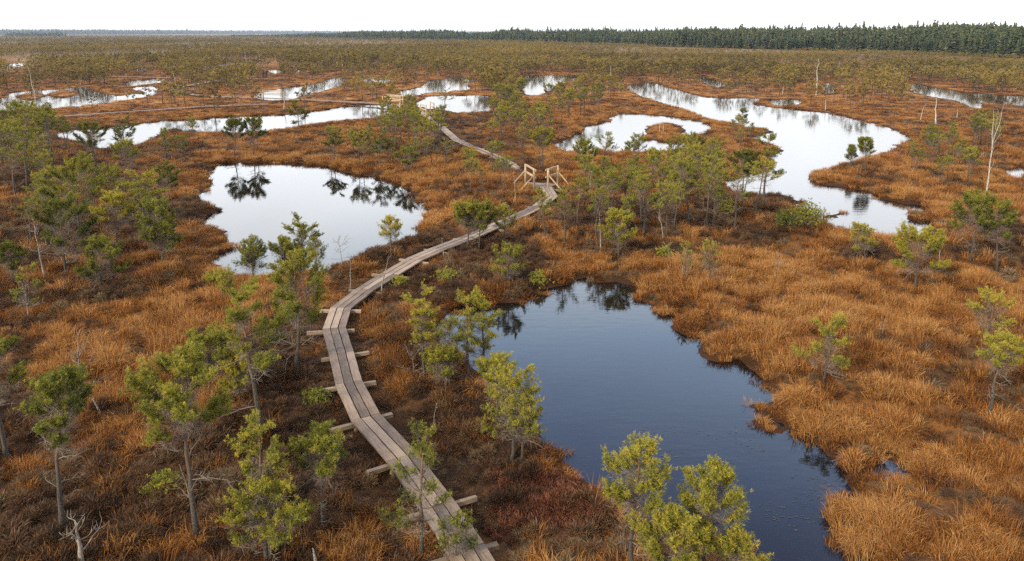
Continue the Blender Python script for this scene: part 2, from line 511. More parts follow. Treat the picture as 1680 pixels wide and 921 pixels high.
def world_poly(p):
    q = np.array([at(x, y, WL) for x, y in p])
    n = np.roll(q, -1, 0) - np.roll(q, 1, 0)
    n = np.stack([n[:, 1], -n[:, 0]], -1)
    if np.sum(q[:, 0] * np.roll(q[:, 1], -1) - np.roll(q[:, 0], -1) * q[:, 1]) < 0: n = -n
    n /= np.linalg.norm(n, axis=1)[:, None] + 1e-9
    c = np.clip(np.sum(n * -q / np.linalg.norm(q, axis=1)[:, None], axis=1), 0, 1)
    return smooth_poly([at(x, y, WL + 0.42 * k) for (x, y), k in zip(p, c)])
WP = {k: world_poly(p) for k, p in PONDS.items()}
WI = [world_poly(p) for p in ISLANDS]
def sd_poly(poly, x, y):
    a = poly; b = np.roll(poly, -1, 0)
    best = np.full(x.shape, 1e9)
    for (ax, ay), (bx, by) in zip(a, b):
        dx, dy = bx - ax, by - ay
        t = np.clip(((x - ax) * dx + (y - ay) * dy) / (dx * dx + dy * dy + 1e-9), 0, 1)
        best = np.minimum(best, (x - ax - t * dx) ** 2 + (y - ay - t * dy) ** 2)
    d = np.sqrt(best)
    return np.where(inside(poly, x, y), -d, d)
def shore(x, y, margin=6.0):
    """signed distance to the nearest pond edge: negative on the water"""
    x, y = np.asarray(x, float), np.asarray(y, float)
    r = np.full(x.shape, margin)
    for p in WP.values():
        m = (x > p[:, 0].min() - margin) & (x < p[:, 0].max() + margin) & (y > p[:, 1].min() - margin) & (y < p[:, 1].max() + margin)
        if m.any():
            r[m] = np.minimum(r[m], sd_poly(p, x[m], y[m]))
    for p in WI:
        m = (x > p[:, 0].min() - margin) & (x < p[:, 0].max() + margin) & (y > p[:, 1].min() - margin) & (y < p[:, 1].max() + margin)
        if m.any():
            r[m] = np.maximum(r[m], -sd_poly(p, x[m], y[m]))
    r = r + np.where(r < margin - 0.01, (fbm(x * 1.3, y * 1.3, 5, 3) - 0.5) * (0.9 - 0.5 * sstep(40, 90, y)) + (vnoise(x * 2.1, y * 2.1, 6) - 0.5) * 0.5 * sstep(60, 35, y), 0)
    return r
BW = [(815,985),(765,900),(717,827),(660,749),(600,684),(572,627),(560,579),(548,538),(559,505),(600,474),(640,449),(680,425),(717,409),(762,392),(808,372),(850,354),(884,338),(905,322),(895,306)]
WALK0 = np.concatenate([np.array([np.array(at(*a)) * (1 - t) + np.array(at(*b)) * t for t in np.linspace(0, 1, 7)[:-1]]) for a, b in zip(BW[:-1], BW[1:])])
def walk0(x, y):
    r = np.full(x.shape, 9.0)
    m = (y < 60) & (x > WALK0[:, 0].min() - 2) & (x < WALK0[:, 0].max() + 2)
    if m.any():
        q = np.full(m.sum(), 81.0)
        for wx, wy in WALK0:
            q = np.minimum(q, (x[m] - wx) ** 2 + (y[m] - wy) ** 2)
        r[m] = np.sqrt(q)
    return r
def ground_z(x, y, sd=None):
    x, y = np.asarray(x, float), np.asarray(y, float)
    if sd is None: sd = shore(x, y)
    fl = (1 - 0.85 * sstep(45, 110, np.hypot(x, y))) * (0.25 + 0.75 * sstep(0.5, 1.8, walk0(x, y)))
    hum = (fbm(x * 0.85, y * 0.85, 11, 3) - 0.45) * 0.62 + (vnoise(x * 0.12, y * 0.12, 3) - 0.5) * 0.25
    land = WL + 0.035 + (0.02 + 0.10 * fl) * sstep(0, 0.7, sd) + np.maximum(hum, -0.07) * fl * sstep(0.1, 2.2, sd)
    land = land + (0.15 * fl * sstep(0.35, 0.72, vnoise(x * 1.9, y * 1.9, 21)) - 0.03) * sstep(0.05, 0.7, sd)
    return np.where(sd > 0, land, np.maximum(-0.9, WL + 0.035 + sd * 0.55))

# zones, as areas of the bog: how much sedge (bright) against heather (dark)
DARK = [
 ([(560,395),(860,395),(900,420),(880,470),(800,505),(700,520),(720,600),(850,715),(900,790),(960,830),(1010,860),(1040,960),(700,960),(640,760),(560,560),(540,500)], 0.18),
 ([(430,470),(560,500),(640,760),(720,960),(380,960),(400,700)], 0.22),
 ([(0,655),(400,690),(400,960),(-40,960),(-40,650)], 0.24),
 ([(900,330),(1290,320),(1330,370),(1330,400),(1100,440),(930,420)], 0.22),
 ([(-40,290),(120,270),(330,330),(330,420),(330,480),(100,500),(-40,510)], 0.32),
 ([(520,185),(920,170),(900,300),(740,260),(640,258),(520,250)], 0.45),
 ([(-40,185),(330,215),(330,290),(-40,290)], 0.40),
 ([(1380,380),(1680,370),(1720,440),(1380,440)], 0.45),
 ([(1540,150),(1720,150),(1720,340),(1560,320),(1480,250)], 0.5),
]
def zone(x, y, sd):
    px, py = proj(x, y, 0.0)
    z = np.full(np.shape(x), 0.68)
    wob = (fbm(np.asarray(x) * 0.35, np.asarray(y) * 0.35, 71, 3) - 0.5) * 60
    for poly, val in DARK:
        z = np.where(inside(poly, px + wob, py + wob * 0.6), val, z)
    far = sstep(60, 220, y)
    z = z * (1 - far) + 0.50 * far
    z = z + (fbm(np.asarray(x) * 0.33, np.asarray(y) * 0.33, 31, 4) - 0.5) * 1.05 - 0.03
    z = z + 0.14 * (1 - sstep(0.4, 3.0, sd)) * (0.4 + 0.6 * sstep(0.15, 0.6, z))
    return np.clip(z, 0, 1)
def moss_at(x, y):
    px, py = proj(x, y, 0.0)
    d = np.minimum(np.hypot((px - 915) / 95, (py - 818) / 45), 3)
    return np.clip(1.35 - d, 0, 1) * sstep(0.3, 0.6, fbm(x * 2.0, y * 2.0, 43, 3))

# ------------------------------------------------------------------ ground sheet
def build_ground():
    r = np.concatenate([3.0 * 1.0068 ** np.arange(0, 800), np.geomspace(3.0 * 1.0068 ** 800, 9000, 60)])
    a = np.linspace(-R(58), R(58), 820)
    rr, aa = np.meshgrid(r, a, indexing='ij')
    x, y = rr * np.sin(aa), rr * np.cos(aa)
    xf, yf = x.ravel(), y.ravel()
    sd = shore(xf, yf)
    z = ground_z(xf, yf, sd)
    far = sstep(500, 2000, np.hypot(xf, yf))
    z = z * (1 - far)
    n, m = rr.shape
    i = np.arange(n - 1)[:, None] * m + np.arange(m - 1)[None, :]
    f = np.stack([i, i + m, i + m + 1, i + 1], -1).reshape(-1, 4)
    b = MB()
    b.add(np.stack([xf, yf, z], -1), f[:, ::-1], zone(xf, yf, sd) * (0.5 + 0.5 * sstep(45, 120, yf)))
    o = b.build('ground', M_ground, None, True, {'moss': ('FLOAT', moss_at(xf, yf).astype(np.float32)), 'scrub': ('FLOAT', (0.9 * sstep(180, 480, np.hypot(xf, yf))).astype(np.float32)), 'wet': ('FLOAT', (0.92 * sstep(0.75, 0.25, sd)).astype(np.float32))})
    tag(o, kind='structure')
build_ground()
for k, p in WP.items():
    c = p.mean(0)
    d = p - c
    ln = np.linalg.norm(d, axis=1)[:, None]
    big = sd_poly(p, *np.array([c]).T)[0]
    # the sheet runs a little way under the bank
    nrm = np.roll(p, -1, 0) - np.roll(p, 1, 0)
    nrm = np.stack([nrm[:, 1], -nrm[:, 0]], -1)
    nrm /= np.linalg.norm(nrm, axis=1)[:, None] + 1e-9
    area = 0.5 * np.sum(p[:, 0] * np.roll(p[:, 1], -1) - np.roll(p[:, 0], -1) * p[:, 1])
    if area < 0: nrm = -nrm
    x0, y0 = p.min(0) - 0.8; x1, y1 = p.max(0) + 0.8
    b = MB()
    zz = WL - 0.0004 * (list(WP).index(k))
    b.add([(x0, y0, zz), (x1, y0, zz), (x1, y1, zz), (x0, y1, zz)], [[0, 1, 2, 3]])
    o = b.build('pond_water', M_water if k in ('near', 'inlet', 'mid') else M_water_far)
    tag(o, kind='structure')

# ------------------------------------------------------------------ plants
def unit(v):
    return v / (np.linalg.norm(v, axis=-1, keepdims=True) + 1e-9)
def tufts(mb, rng, p, d, tint, n=11, ln=0.085, wd=0.016, mat_=0):
    """needle bunches: n thin blades round every shoot"""
    N = len(p)
    p, d = np.asarray(p), unit(np.asarray(d))
    rd = rng.normal(size=(N, n, 3))
    dr = unit(d[:, None, :] * 0.75 + unit(rd) * 0.85)
    st = p[:, None, :] + d[:, None, :] * rng.uniform(-0.3, 0.5, (N, n, 1)) * ln
    l = ln * rng.uniform(0.7, 1.25, (N, n, 1))
    sd = unit(np.cross(dr, rng.normal(size=(N, n, 3)))) * wd
    v = np.stack([st - sd * 0.4, st + dr * l * 0.6 - sd, st + dr * l, st + dr * l * 0.55 + sd], 2).reshape(-1, 3)
    f = np.arange(N * n * 4).reshape(-1, 4)
    t = np.repeat(np.clip(np.asarray(tint)[:, None] + rng.uniform(-0.12, 0.12, (N, n)), 0, 1).ravel(), 4)
    mb.add(v, f, t, mat_)
def limb(rng, p0, az, el, ln, n=5, up=0.35, wob=0.12):
    pts = [np.array(p0, float)]
    a, e = az, el
    for i in range(n - 1):
        a += rng.normal(0, wob * 1.6)
        e += up / n + rng.normal(0, wob)
        pts.append(pts[-1] + np.array([math.cos(a) * math.cos(e), math.sin(a) * math.cos(e), math.sin(e)]) * ln / (n - 1))
    return np.array(pts)
def gen_pine(seed, h=3.2, cw=1.6, fb=0.5, lean=0.05, dens=1.0, tintc=0.5, style='umbrella', stems=1, coarse=False, dead=6, az0=None):
    """returns (trunk, crown) builders of one bog pine standing at the origin"""
    rng = np.random.default_rng(seed)
    T, C = MB(), MB()
    tp, td, tt, wp, wd_ = [], [], [], [], []
    for s in range(stems):
        hh = h * (1 if s == 0 else rng.uniform(0.6, 0.92))
        la = rng.uniform(0, 6.28) if az0 is None else az0
        off = np.zeros(3) if s == 0 else np.array([rng.normal(0, 0.12), rng.normal(0, 0.12), 0])
        n = 9
        fr = np.linspace(0, 1, n)
        bend = lean * hh * (fr ** 1.4)
        wob = np.cumsum(rng.normal(0, 0.0075 * hh, (n, 2)), 0) * (fr[:, None] > 0.05)
        tr = np.stack([off[0] + math.cos(la) * bend + wob[:, 0], off[1] + math.sin(la) * bend + wob[:, 1], fr * hh - 0.12 * (fr == 0)], -1)
        r0 = (0.0155 * h + 0.010) * (1 if s == 0 else 0.75)
        rad = r0 * (1.0 - 0.86 * fr) * np.where(fr == 0, 1.35, 1)
        T.tube(tr, rad, 5 if coarse else 8, np.clip(0.12 + 0.85 * fr ** 1.2 * (fr < 0.97), 0, 0.85))
        trf = lambda f: np.array([np.interp(f, fr, tr[:, k]) for k in range(3)])
        nl = int(rng.integers(15, 20) * (0.65 + 0.35 * dens) * (1.15 if style == 'umbrella' else 1)) if not coarse else 10
        a = rng.uniform(0, 6.28)
        for i in range(nl):
            g = (i + rng.uniform(0.1, 0.9)) / nl
            f = fb + (0.985 - fb) * g
            a += 2.4 + rng.normal(0, 0.45)
            if style == 'umbrella':
                pr = (0.78 + 0.30 * math.sin(g * math.pi)) * (1 - 0.72 * g ** 2.6)
                el = 0.12 + 0.75 * g
            elif style == 'cone':
                pr = 1.05 * (1 - 0.8 * g) + 0.12
                el = 0.15 + 0.35 * g
            else:                              # 'layers': pads with gaps between them
                pr = (0.95 if (i // 3) % 2 == 0 else 0.4) * (1 - 0.35 * g)
                el = 0.05 + 0.5 * g
            ln = cw / 2 * pr * (rng.uniform(0.82, 1.12) if style == 'umbrella' else rng.uniform(0.6, 1.2))
            if ln < 0.08: ln = 0.08
            lb = limb(rng, trf(f), a, el, ln, 5, 0.45, 0.16)
            T.tube(lb, np.linspace(max(0.006, r0 * 0.24 * (1 - 0.5 * g)), 0.003, 5), 3 if coarse else 5, 0.55)
            dome = style == 'umbrella' and not coarse
            ntw = max(3, int((3 + 7.5 * ln) * dens * (1.7 if dome else 1.45))) if not coarse else max(2, int(1 + 4 * ln))
            la_ = math.atan2(lb[-1][1] - lb[0][1], lb[-1][0] - lb[0][0])
            for q in range(ntw):
                sfr = 0.42 + 0.58 * (q + rng.uniform(0.2, 1)) / ntw
                b0 = np.array([np.interp(sfr, np.linspace(0, 1, 5), lb[:, k]) for k in range(3)])
                sg = 1 if q % 2 else -1
                ta = la_ + sg * rng.uniform(0.25, 1.25) * (1.15 - 0.5 * sfr)
                te = rng.uniform(0.35, 1.15) if dome else rng.uniform(0.15, 0.85)
                tl = min(0.42, 0.16 + 0.28 * ln) * rng.uniform(0.65, 1.25) * (0.72 if dome else 0.9)
                tw = limb(rng, b0, ta, te, tl, 4, 0.35, 0.15)
                if not coarse: T.tube(tw, np.linspace(0.006, 0.003, 4), 3, 0.45, 0, False)
                m = max(3, int(tl / 0.023 * dens)) if not coarse else max(2, int(tl / 0.11))
                base_t = tintc + rng.normal(0, 0.12)
                if not coarse and g < 0.7:
                    for z in range(2):
                        wp.append(lb[0] + (b0 - lb[0]) * rng.uniform(0.25, 1.0) + rng.normal(0, 0.05, 3) - np.array([0, 0, 0.05])); wd_.append(rng.normal(0, 1, 3) + (b0 - lb[0]) + np.array([0, 0, -.2]))
                for z in range(m):
                    u = 0.25 + 0.75 * (z + rng.uniform(0, 1)) / m
                    pt = np.array([np.interp(u, np.linspace(0, 1, 4), tw[:, k]) for k in range(3)]) + rng.normal(0, 0.024, 3) * np.array([1.3, 1.3, 0.8])
                    dd = tw[-1] - tw[0]
                    dd = dd / np.linalg.norm(dd) * 0.6 + np.array([0, 0, 0.7]) + rng.normal(0, 0.35, 3)
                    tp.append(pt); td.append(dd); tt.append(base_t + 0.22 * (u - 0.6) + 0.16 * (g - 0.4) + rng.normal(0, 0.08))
        for z in range(10 if not coarse else 4):        # the leader
            tp.append(trf(1 - 0.06 * rng.uniform(0, 1)) + rng.normal(0, 0.03, 3)); td.append(rng.normal(0, 0.5, 3) + np.array([0, 0, 1])); tt.append(tintc + 0.2)
        for i in range(dead if s == 0 else 2):          # bare grey limbs under the crown
            f = rng.uniform(0.18, fb + 0.08)
            az = rng.uniform(0, 6.28)
            ln = cw * rng.uniform(0.18, 0.5)
            lb = limb(rng, trf(f), az, rng.uniform(-0.25, 0.35), ln, 6, rng.uniform(-0.3, 0.5), 0.22)
            T.tube(lb, np.linspace(0.012, 0.003, 6), 3 if coarse else 4, 0.0, 1)
            if coarse: continue
            for q in range(int(rng.integers(7, 13))):
                j = int(rng.integers(1, 6))
                tw = limb(rng, lb[j], az + rng.choice([-1, 1]) * rng.uniform(0.4, 1.1), rng.uniform(-0.3, 0.5), ln * rng.uniform(0.2, 0.5), 4, 0.2, 0.25)
                T.tube(tw, np.linspace(0.005, 0.002, 4), 3, 0.0, 1, False)
    if coarse: tufts(C, rng, tp, td, np.array(tt), 7, 0.17, 0.045)
    else:
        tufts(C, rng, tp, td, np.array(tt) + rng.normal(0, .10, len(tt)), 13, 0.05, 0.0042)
        tufts(C, rng, wp, wd_, np.full(len(wp), .5), 6, 0.17, 0.0028, 1)
    return T, C
def gen_snag(seed, h, r0, lean=0.05, nb=8, blen=0.5, rise=0.4, fork=0.0, crook=0.02):
    rng = np.random.default_rng(seed)
    T, B = MB(), MB()
    n = 10
    fr = np.linspace(0, 1, n)
    la = rng.uniform(0, 6.28)
    w = np.cumsum(rng.normal(0, crook * h, (n, 2)), 0)
    tr = np.stack([math.cos(la) * lean * h * fr ** 1.3 + w[:, 0] * fr, math.sin(la) * lean * h * fr ** 1.3 + w[:, 1] * fr, fr * h - 0.12 * (fr == 0)], -1)
    T.tube(tr, r0 * (1 - 0.88 * fr) * np.where(fr == 0, 1.3, 1), 7, 0.4)
    for i in range(nb):
        f = rng.uniform(0.3, 0.97)
        p0 = np.array([np.interp(f, fr, tr[:, k]) for k in range(3)])
        az = rng.uniform(0, 6.28)
        ln = blen * rng.uniform(0.4, 1.15) * (1.15 - 0.6 * f)
        lb = limb(rng, p0, az, rise + rng.normal(0, 0.25), ln, 6, 0.35, 0.22)
        B.tube(lb, np.linspace(max(0.006, r0 * 0.36 * (1 - f * 0.5)), 0.003, 6), 4, 0.4)
        for q in range(int(rng.integers(2, 6))):
            tw = limb(rng, lb[int(rng.integers(2, 6))], az + rng.choice([-1, 1]) * rng.uniform(0.4, 1.2), rise + rng.normal(0, 0.4), ln * rng.uniform(0.25, 0.55), 4, 0.3, 0.3)
            B.tube(tw, np.linspace(0.006, 0.002, 4), 3, 0.4, 0, False)
    return T, B

# ------------------------------------------------------------------ scattered stuff: templates and points live in one mesh
def scatter(name, templates, mats, P, idx, rot, scl, it):
    b = MB()
    part = []
    for k, t in enumerate(templates):
        b.merge(t); part.append(np.full(t.n, k + 1))
    N = len(P)
    n0 = b.n
    b.v.append(np.asarray(P, float)); b.t.append(np.zeros(N)); b.n += N
    part.append(-np.asarray(idx) - 1)
    part = np.concatenate(part).astype(np.int32)
    z = lambda a, w: np.concatenate([np.zeros((n0, w)), np.asarray(a, float).reshape(N, w)]).astype(np.float32)
    o = b.build(name, mats, None, False, {'part': ('INT', part), 'rot': ('FLOAT_VECTOR', z(rot, 3)), 'scl': ('FLOAT_VECTOR', z(scl, 3)), 'itint': ('FLOAT', z(it, 1))})
    g = bpy.data.node_groups.new(name, 'GeometryNodeTree')
    g.interface.new_socket('Geometry', in_out='INPUT', socket_type='NodeSocketGeometry')
    g.interface.new_socket('Geometry', in_out='OUTPUT', socket_type='NodeSocketGeometry')
    N_ = g.nodes.new
    gi, go, jn = N_('NodeGroupInput'), N_('NodeGroupOutput'), N_('GeometryNodeJoinGeometry')
    def named(nm, ty):
        a = N_('GeometryNodeInputNamedAttribute'); a.data_type = ty; a.inputs[0].default_value = nm
        return a.outputs[0]
    pa, ro, sc = named('part', 'INT'), named('rot', 'FLOAT_VECTOR'), named('scl', 'FLOAT_VECTOR')
    def eq(val):
        c = N_('FunctionNodeCompare'); c.data_type = 'INT'; c.operation = 'EQUAL'
        ii = [s for s in c.inputs if s.type == 'INT']
        g.links.new(pa, ii[0]); ii[1].default_value = val
        return c.outputs[0]
    for k in range(len(templates)):
        s1 = N_('GeometryNodeSeparateGeometry'); s1.domain = 'POINT'
        s2 = N_('GeometryNodeSeparateGeometry'); s2.domain = 'POINT'
        for s, v in ((s1, k + 1), (s2, -k - 1)):
            g.links.new(gi.outputs[0], s.inputs[0]); g.links.new(eq(v), s.inputs[1])
        ins = N_('GeometryNodeInstanceOnPoints')
        g.links.new(s2.outputs[0], ins.inputs['Points'])
        g.links.new(s1.outputs[0], ins.inputs['Instance'])
        e2r = N_('FunctionNodeEulerToRotation')
        g.links.new(ro, e2r.inputs[0]); g.links.new(e2r.outputs[0], ins.inputs['Rotation'])
        g.links.new(sc, ins.inputs['Scale'])
        g.links.new(ins.outputs[0], jn.inputs[0])
    g.links.new(jn.outputs[0], go.inputs[0])
    md = o.modifiers.new('scatter', 'NODES')
    md.node_group = g
    return o

# ------------------------------------------------------------------ far woods
def gen_spruce(seed, h=1.0, pine=False):
    rng = np.random.default_rng(seed)
    C = MB()
    C.tube([(0, 0, 0), (0, 0, h * 0.9)], [0.012, 0.004], 4, 0.0, 1)
    rows = 13
    w = rng.uniform(0.15, 0.2)
    for i in range(rows):
        f = 0.12 + 0.86 * i / (rows - 1)
        if pine: rr_ = w * 1.15 * math.sin(min(1, (1.03 - f) * 2.1) * math.pi / 2) * (f > 0.25)
        else: rr_ = w * (1.02 - f) ** 0.85 + 0.008
        m = int(7 + 9 * (1 - f))
        a = rng.uniform(0, 6.28, m)
        l = rr_ * rng.uniform(0.6, 1.25, m)
        z0 = h * (f + rng.uniform(-0.02, 0.03, m))
        p0 = np.stack([np.zeros(m), np.zeros(m), z0], -1)
        p1 = np.stack([np.cos(a) * l, np.sin(a) * l, z0 - h * rng.uniform(-0.01, 0.05, m)], -1)
        sd = np.stack([-np.sin(a), np.cos(a), rng.normal(0, 0.35, m)], -1) * (0.022 + l * 0.32)[:, None]
        mid = p0 * 0.35 + p1 * 0.65
        v = np.stack([p0 + np.array([0, 0, 0.03 * h]), mid - sd, p1, mid + sd], 1).reshape(-1, 3)
        C.add(v, np.arange(4 * m).reshape(-1, 4), np.repeat(rng.uniform(0.15, 0.85, m), 4))
    return C
def wood(name, front, depth, gap, hmin, hmax, seed, label, n_try):
    """front: picture points along the edge of the wood; trees stand from there back over `depth` metres"""
    rng = np.random.default_rng(seed)
    F = np.array([at(*p) for p in front])
    cs = np.array([p[0] for p in front], float)
    o_ = np.argsort(cs)
    s = rng.uniform(cs.min(), cs.max(), n_try)
    fy_ = np.interp(s, cs[o_], np.array([p[1] for p in front], float)[o_])
    x0, y0 = at(s, fy_)
    d = depth * rng.uniform(0, 1, n_try) ** 1.3
    r = np.hypot(x0, y0)
    x, y = x0 * (1 + d / r), y0 * (1 + d / r)
    x += rng.normal(0, gap, n_try); y += rng.normal(0, gap * 2, n_try)
    h = rng.uniform(hmin, hmax, n_try) * (0.66 + 0.55 * fbm(x / 45, y / 45, seed, 4)) * np.where(rng.uniform(0, 1, n_try) < .06, 1.18, 1) * (0.62 + 0.38 * sstep(0, depth * 0.12, d)) * (1 if name != 'conifer_forest' else 0.45 + 0.55 * sstep(380, 640, s))
    temps = [gen_spruce(seed + k, 1.0, k >= 3) for k in range(5)]
    idx = rng.choice(5, n_try, p=[0.26, 0.24, 0.22, 0.15, 0.13])
    rot = np.stack([np.zeros(n_try), np.zeros(n_try), rng.uniform(0, 6.28, n_try)], -1)
    scl = np.stack([h * rng.uniform(0.85, 1.35, n_try)] * 2 + [h], -1)
    o = scatter(name, temps, [M_spruce, M_bark], np.stack([x, y, np.zeros(n_try)], -1), idx, rot, scl, rng.uniform(0, 1, n_try))
    tag(o, label, 'forest', kind='stuff')
wood('conifer_forest', [(1900,108),(1680,96),(1500,88),(1300,82),(1100,77),(950,73),(800,69.5),(650,66),(560,63.8),(470,62.0),(380,60.8)], 130, 2.2, 9.9, 12.8, 101, 'dark green conifer wood with jagged tops closing off the bog on the right', 9500)
wood('distant_forest', [(-260,57.6),(0,57.4),(200,57.0),(400,56.3),(600,55.7),(900,55.3)], 900, 5, 23, 28, 202, 'hazy blue line of forest along the horizon on the left', 8000)
wood('wooded_rise', [(15,60.3),(60,60.6),(105,60.3)], 120, 4, 8, 13, 303, 'low dark wooded rise in front of the hazy forest on the left', 260)

# ------------------------------------------------------------------ boardwalks
def wplank(x): return None
DECK = 0.30
def boardwalk(nodes, label, width=0.73, beams=True, group=None, top=DECK, seed=1, name='boardwalk', planks=3):
    rng = np.random.default_rng(seed)
    P = np.array([at(*p, top) for p in nodes])
    root = empty(name, (P[0][0], P[0][1], 0))
    tag(root, label, 'boardwalk', group)
    o3 = np.array([P[0][0], P[0][1], 0])
    n = len(P)
    d = np.diff(P, axis=0)
    d /= np.linalg.norm(d, axis=1)[:, None]
    nr = np.stack([-d[:, 1], d[:, 0]], -1)
    mit = []
    for i in range(n):
        a, b = nr[max(i - 1, 0)], nr[min(i, n - 2)]
        m = a + b
        m = m / np.linalg.norm(m)
        mit.append(m / max(0.5, m @ b))
    mit = np.array(mit)
    pw = width / planks
    for i in range(n - 1):
        for k in range(planks):
            e0 = -width / 2 + k * pw + 0.015
            e1 = e0 + pw - 0.030
            u0, u1 = d[i] * 0.006, -d[i] * 0.006
            zt = top + rng.uniform(-0.006, 0.006)
            j = lambda: rng.uniform(-0.006, 0.006)
            q = [P[i] + mit[i] * (e0 + j()) + u0, P[i + 1] + mit[i + 1] * (e0 + j()) + u1, P[i + 1] + mit[i + 1] * (e1 + j()) + u1, P[i] + mit[i] * (e1 + j()) + u0]
            # local frame: x along the plank, so the grain follows it
            L0 = (q[0] + q[3]) / 2
            ang = math.atan2(d[i][1], d[i][0])
            ca, sa = math.cos(-ang), math.sin(-ang)
            lo = [((p - L0)[0] * ca - (p - L0)[1] * sa, (p - L0)[0] * sa + (p - L0)[1] * ca) for p in q]
            ln = lo[1][0]
            m = MB()
            ns = max(2, int(ln / 0.5))
            vv, ff = [], []
            for s in range(ns + 1):
                t = s / ns
                for (xx, yy) in (tuple(np.array(lo[0]) * (1 - t) + np.array(lo[1]) * t), tuple(np.array(lo[3]) * (1 - t) + np.array(lo[2]) * t)):
                    jz = rng.uniform(-0.003, 0.003)
                    yj = yy + (rng.uniform(-0.004, 0.004) if 0 < s < ns else 0)
                    vv += [(xx, yj, jz), (xx, yj, jz - 0.055)]
            for s in range(ns):
                a = s * 4
                ff += [[a, a + 4, a + 6, a + 2], [a + 1, a + 3, a + 7, a + 5], [a, a + 1, a + 5, a + 4], [a + 2, a + 6, a + 7, a + 3]]
            ff += [[0, 2, 3, 1], [ns * 4, ns * 4 + 1, ns * 4 + 3, ns * 4 + 2]]
            m.add(vv, ff, float(np.clip(rng.normal(0.5, 0.35), 0, 1)))
            ob = m.build('plank', M_plank, root)
            ob.location = (L0[0] - o3[0], L0[1] - o3[1], zt)
            ob.rotation_euler = (0, 0, ang)
    if beams:
        for i in range(n):
            m_ = mit[i] / np.linalg.norm(mit[i])
            ang = math.atan2(m_[1], m_[0])
            m = MB()
            ln = rng.uniform(1.25, 1.6)
            m.box((rng.uniform(-0.12, 0.12), 0, 0), (ln, 0.10, 0.09), 0, float(rng.uniform(0.2, 0.9)), 0, 0.008)
            ob = m.build('crossbeam', M_beam, root)
            ob.location = (P[i][0] - o3[0], P[i][1] - o3[1], top - 0.055 - 0.066 - 0.006)
            ob.rotation_euler = (rng.normal(0, 0.05), rng.normal(0, 0.015), ang)
            for sgn in (-1, 1):
                pm = MB()
                pm.tube([(0, 0, -0.45), (0, 0, 0)], [0.055, 0.055], 8, 0.3)
                po = pm.build('pile', M_beam, root)
                po.location = (P[i][0] - o3[0] + m_[0] * sgn * 0.25, P[i][1] - o3[1] + m_[1] * sgn * 0.25, top - 0.055 - 0.135)
    return P
boardwalk(BW, 'grey weathered three-plank boardwalk snaking past the near dark pond', seed=3)
BW2 = [(866,288),(848,277),(835,267),(812,256),(780,243),(748,229),(722,206),(702,192),(686,181)]
boardwalk(BW2, 'grey boardwalk running from the timber platform back through the pines', seed=4, top=0.26)
BW3 = [(640,172),(600,168.5),(560,166.5),(500,163.5),(466,162),(413,160),(350,158),(317,155),(292,150.5),(283,146),(300,142),(330,136.5),(357,132),(400,129.5),(440,128.5)]
boardwalk(BW3, 'pale far boardwalk curving between the far ponds to two walkers', seed=5, top=0.22, beams=False, width=0.9)
BW4 = [(60,192),(113,190),(170,186),(230,182),(333,174.5),(377,173),(440,171)]
boardwalk(BW4, 'pale boardwalk along the far bank of the long pond on the left', seed=6, top=0.22, beams=False, width=0.8)
BW5 = [(160,124.5),(200,125.5),(255,127),(290,128)]
boardwalk(BW5, 'short pale strip of boardwalk far off beyond the left pond', seed=7, top=0.25, beams=False, width=0.8)

# timber platform with rails
def platform(A, B_, C_, D_, label, hpost=1.15, deck=True, braces=True, ext=1.0, topz=DECK, wood=None, rh=0.075):
    """A-B one railing (picture feet), C-D the other"""
    a, b, c, d = [np.array([*at(*p, topz), topz]) for p in (A, B_, C_, D_)]
    ce = (a + b + c + d) / 4
    ce[2] = 0
    wood = wood or M_rail
    root = empty('railed_platform', tuple(ce))
    tag(root, label, 'platform')
    a, b, c, d = a - ce, b - ce, c - ce, d - ce
    if deck:
        n = 9
        for i in range(n):
            t0, t1 = i / n + 0.004, (i + 1) / n - 0.004
            m = MB()
            q = [a + (b - a) * t0, a + (b - a) * t1, d + (c - d) * t1, d + (c - d) * t0]
            v = [(*p[:2], topz) for p in q] + [(*p[:2], topz - 0.05) for p in q]
            m.add(v, [[0, 1, 2, 3], [7, 6, 5, 4], [0, 4, 5, 1], [1, 5, 6, 2], [2, 6, 7, 3], [3, 7, 4, 0]], random.Random(i).random())
            m.build('deck_board', M_plank, root)
    for p, q, other in ((a, b, (c + d) / 2), (c, d, (a + b) / 2)):
        outw = (p + q) / 2 - other; outw[2] = 0
        outw /= np.linalg.norm(outw)
        ax = (q - p) / np.linalg.norm(q - p)
        for s in (p, q):
            m = MB(); m.tube([s + np.array([0, 0, -0.5]), s + np.array([0, 0, hpost * 0.5]), s + np.array([0, 0, hpost])], [0.07, 0.068, 0.064], 9, 0.6)
            m.build('post', wood, root, True)
            if braces:
                f = s + outw * ext; f[2] = 0.16
                m = MB(); m.beam(s + np.array([0, 0, hpost * 0.62]) + outw * 0.06, f, 0.07, 0.07, 0.7); m.build('brace', wood, root)
                e0 = s - outw * 0.2; e0[2] = 0.14
                m = MB(); m.beam(e0, f + outw * 0.12 - np.array([0, 0, 0.03]), 0.13, 0.11, 0.4); m.build('crossbeam', M_beam, root)
        for zf in (0.93, 0.55):
            off = -outw * 0.085 if zf > 0.9 else -outw * 0.08
            m = MB(); m.beam(p + off - ax * 0.12 + np.array([0, 0, hpost * zf]), q + off + ax * 0.12 + np.array([0, 0, hpost * zf]), 0.05, rh, 0.8)
            m.build('rail', wood, root)
platform((862,299), (876,308.5), (899,307.5), (915,302), 'pale timber platform with two braced railings where the boardwalk turns', ext=0.8, rh=0.11)
platform((628,174), (657,174.5), (661,172), (637,170.5), 'pale timber railing beside the far boardwalk left of the small pond', 1.25, True, True, 0.8, rh=0.13)
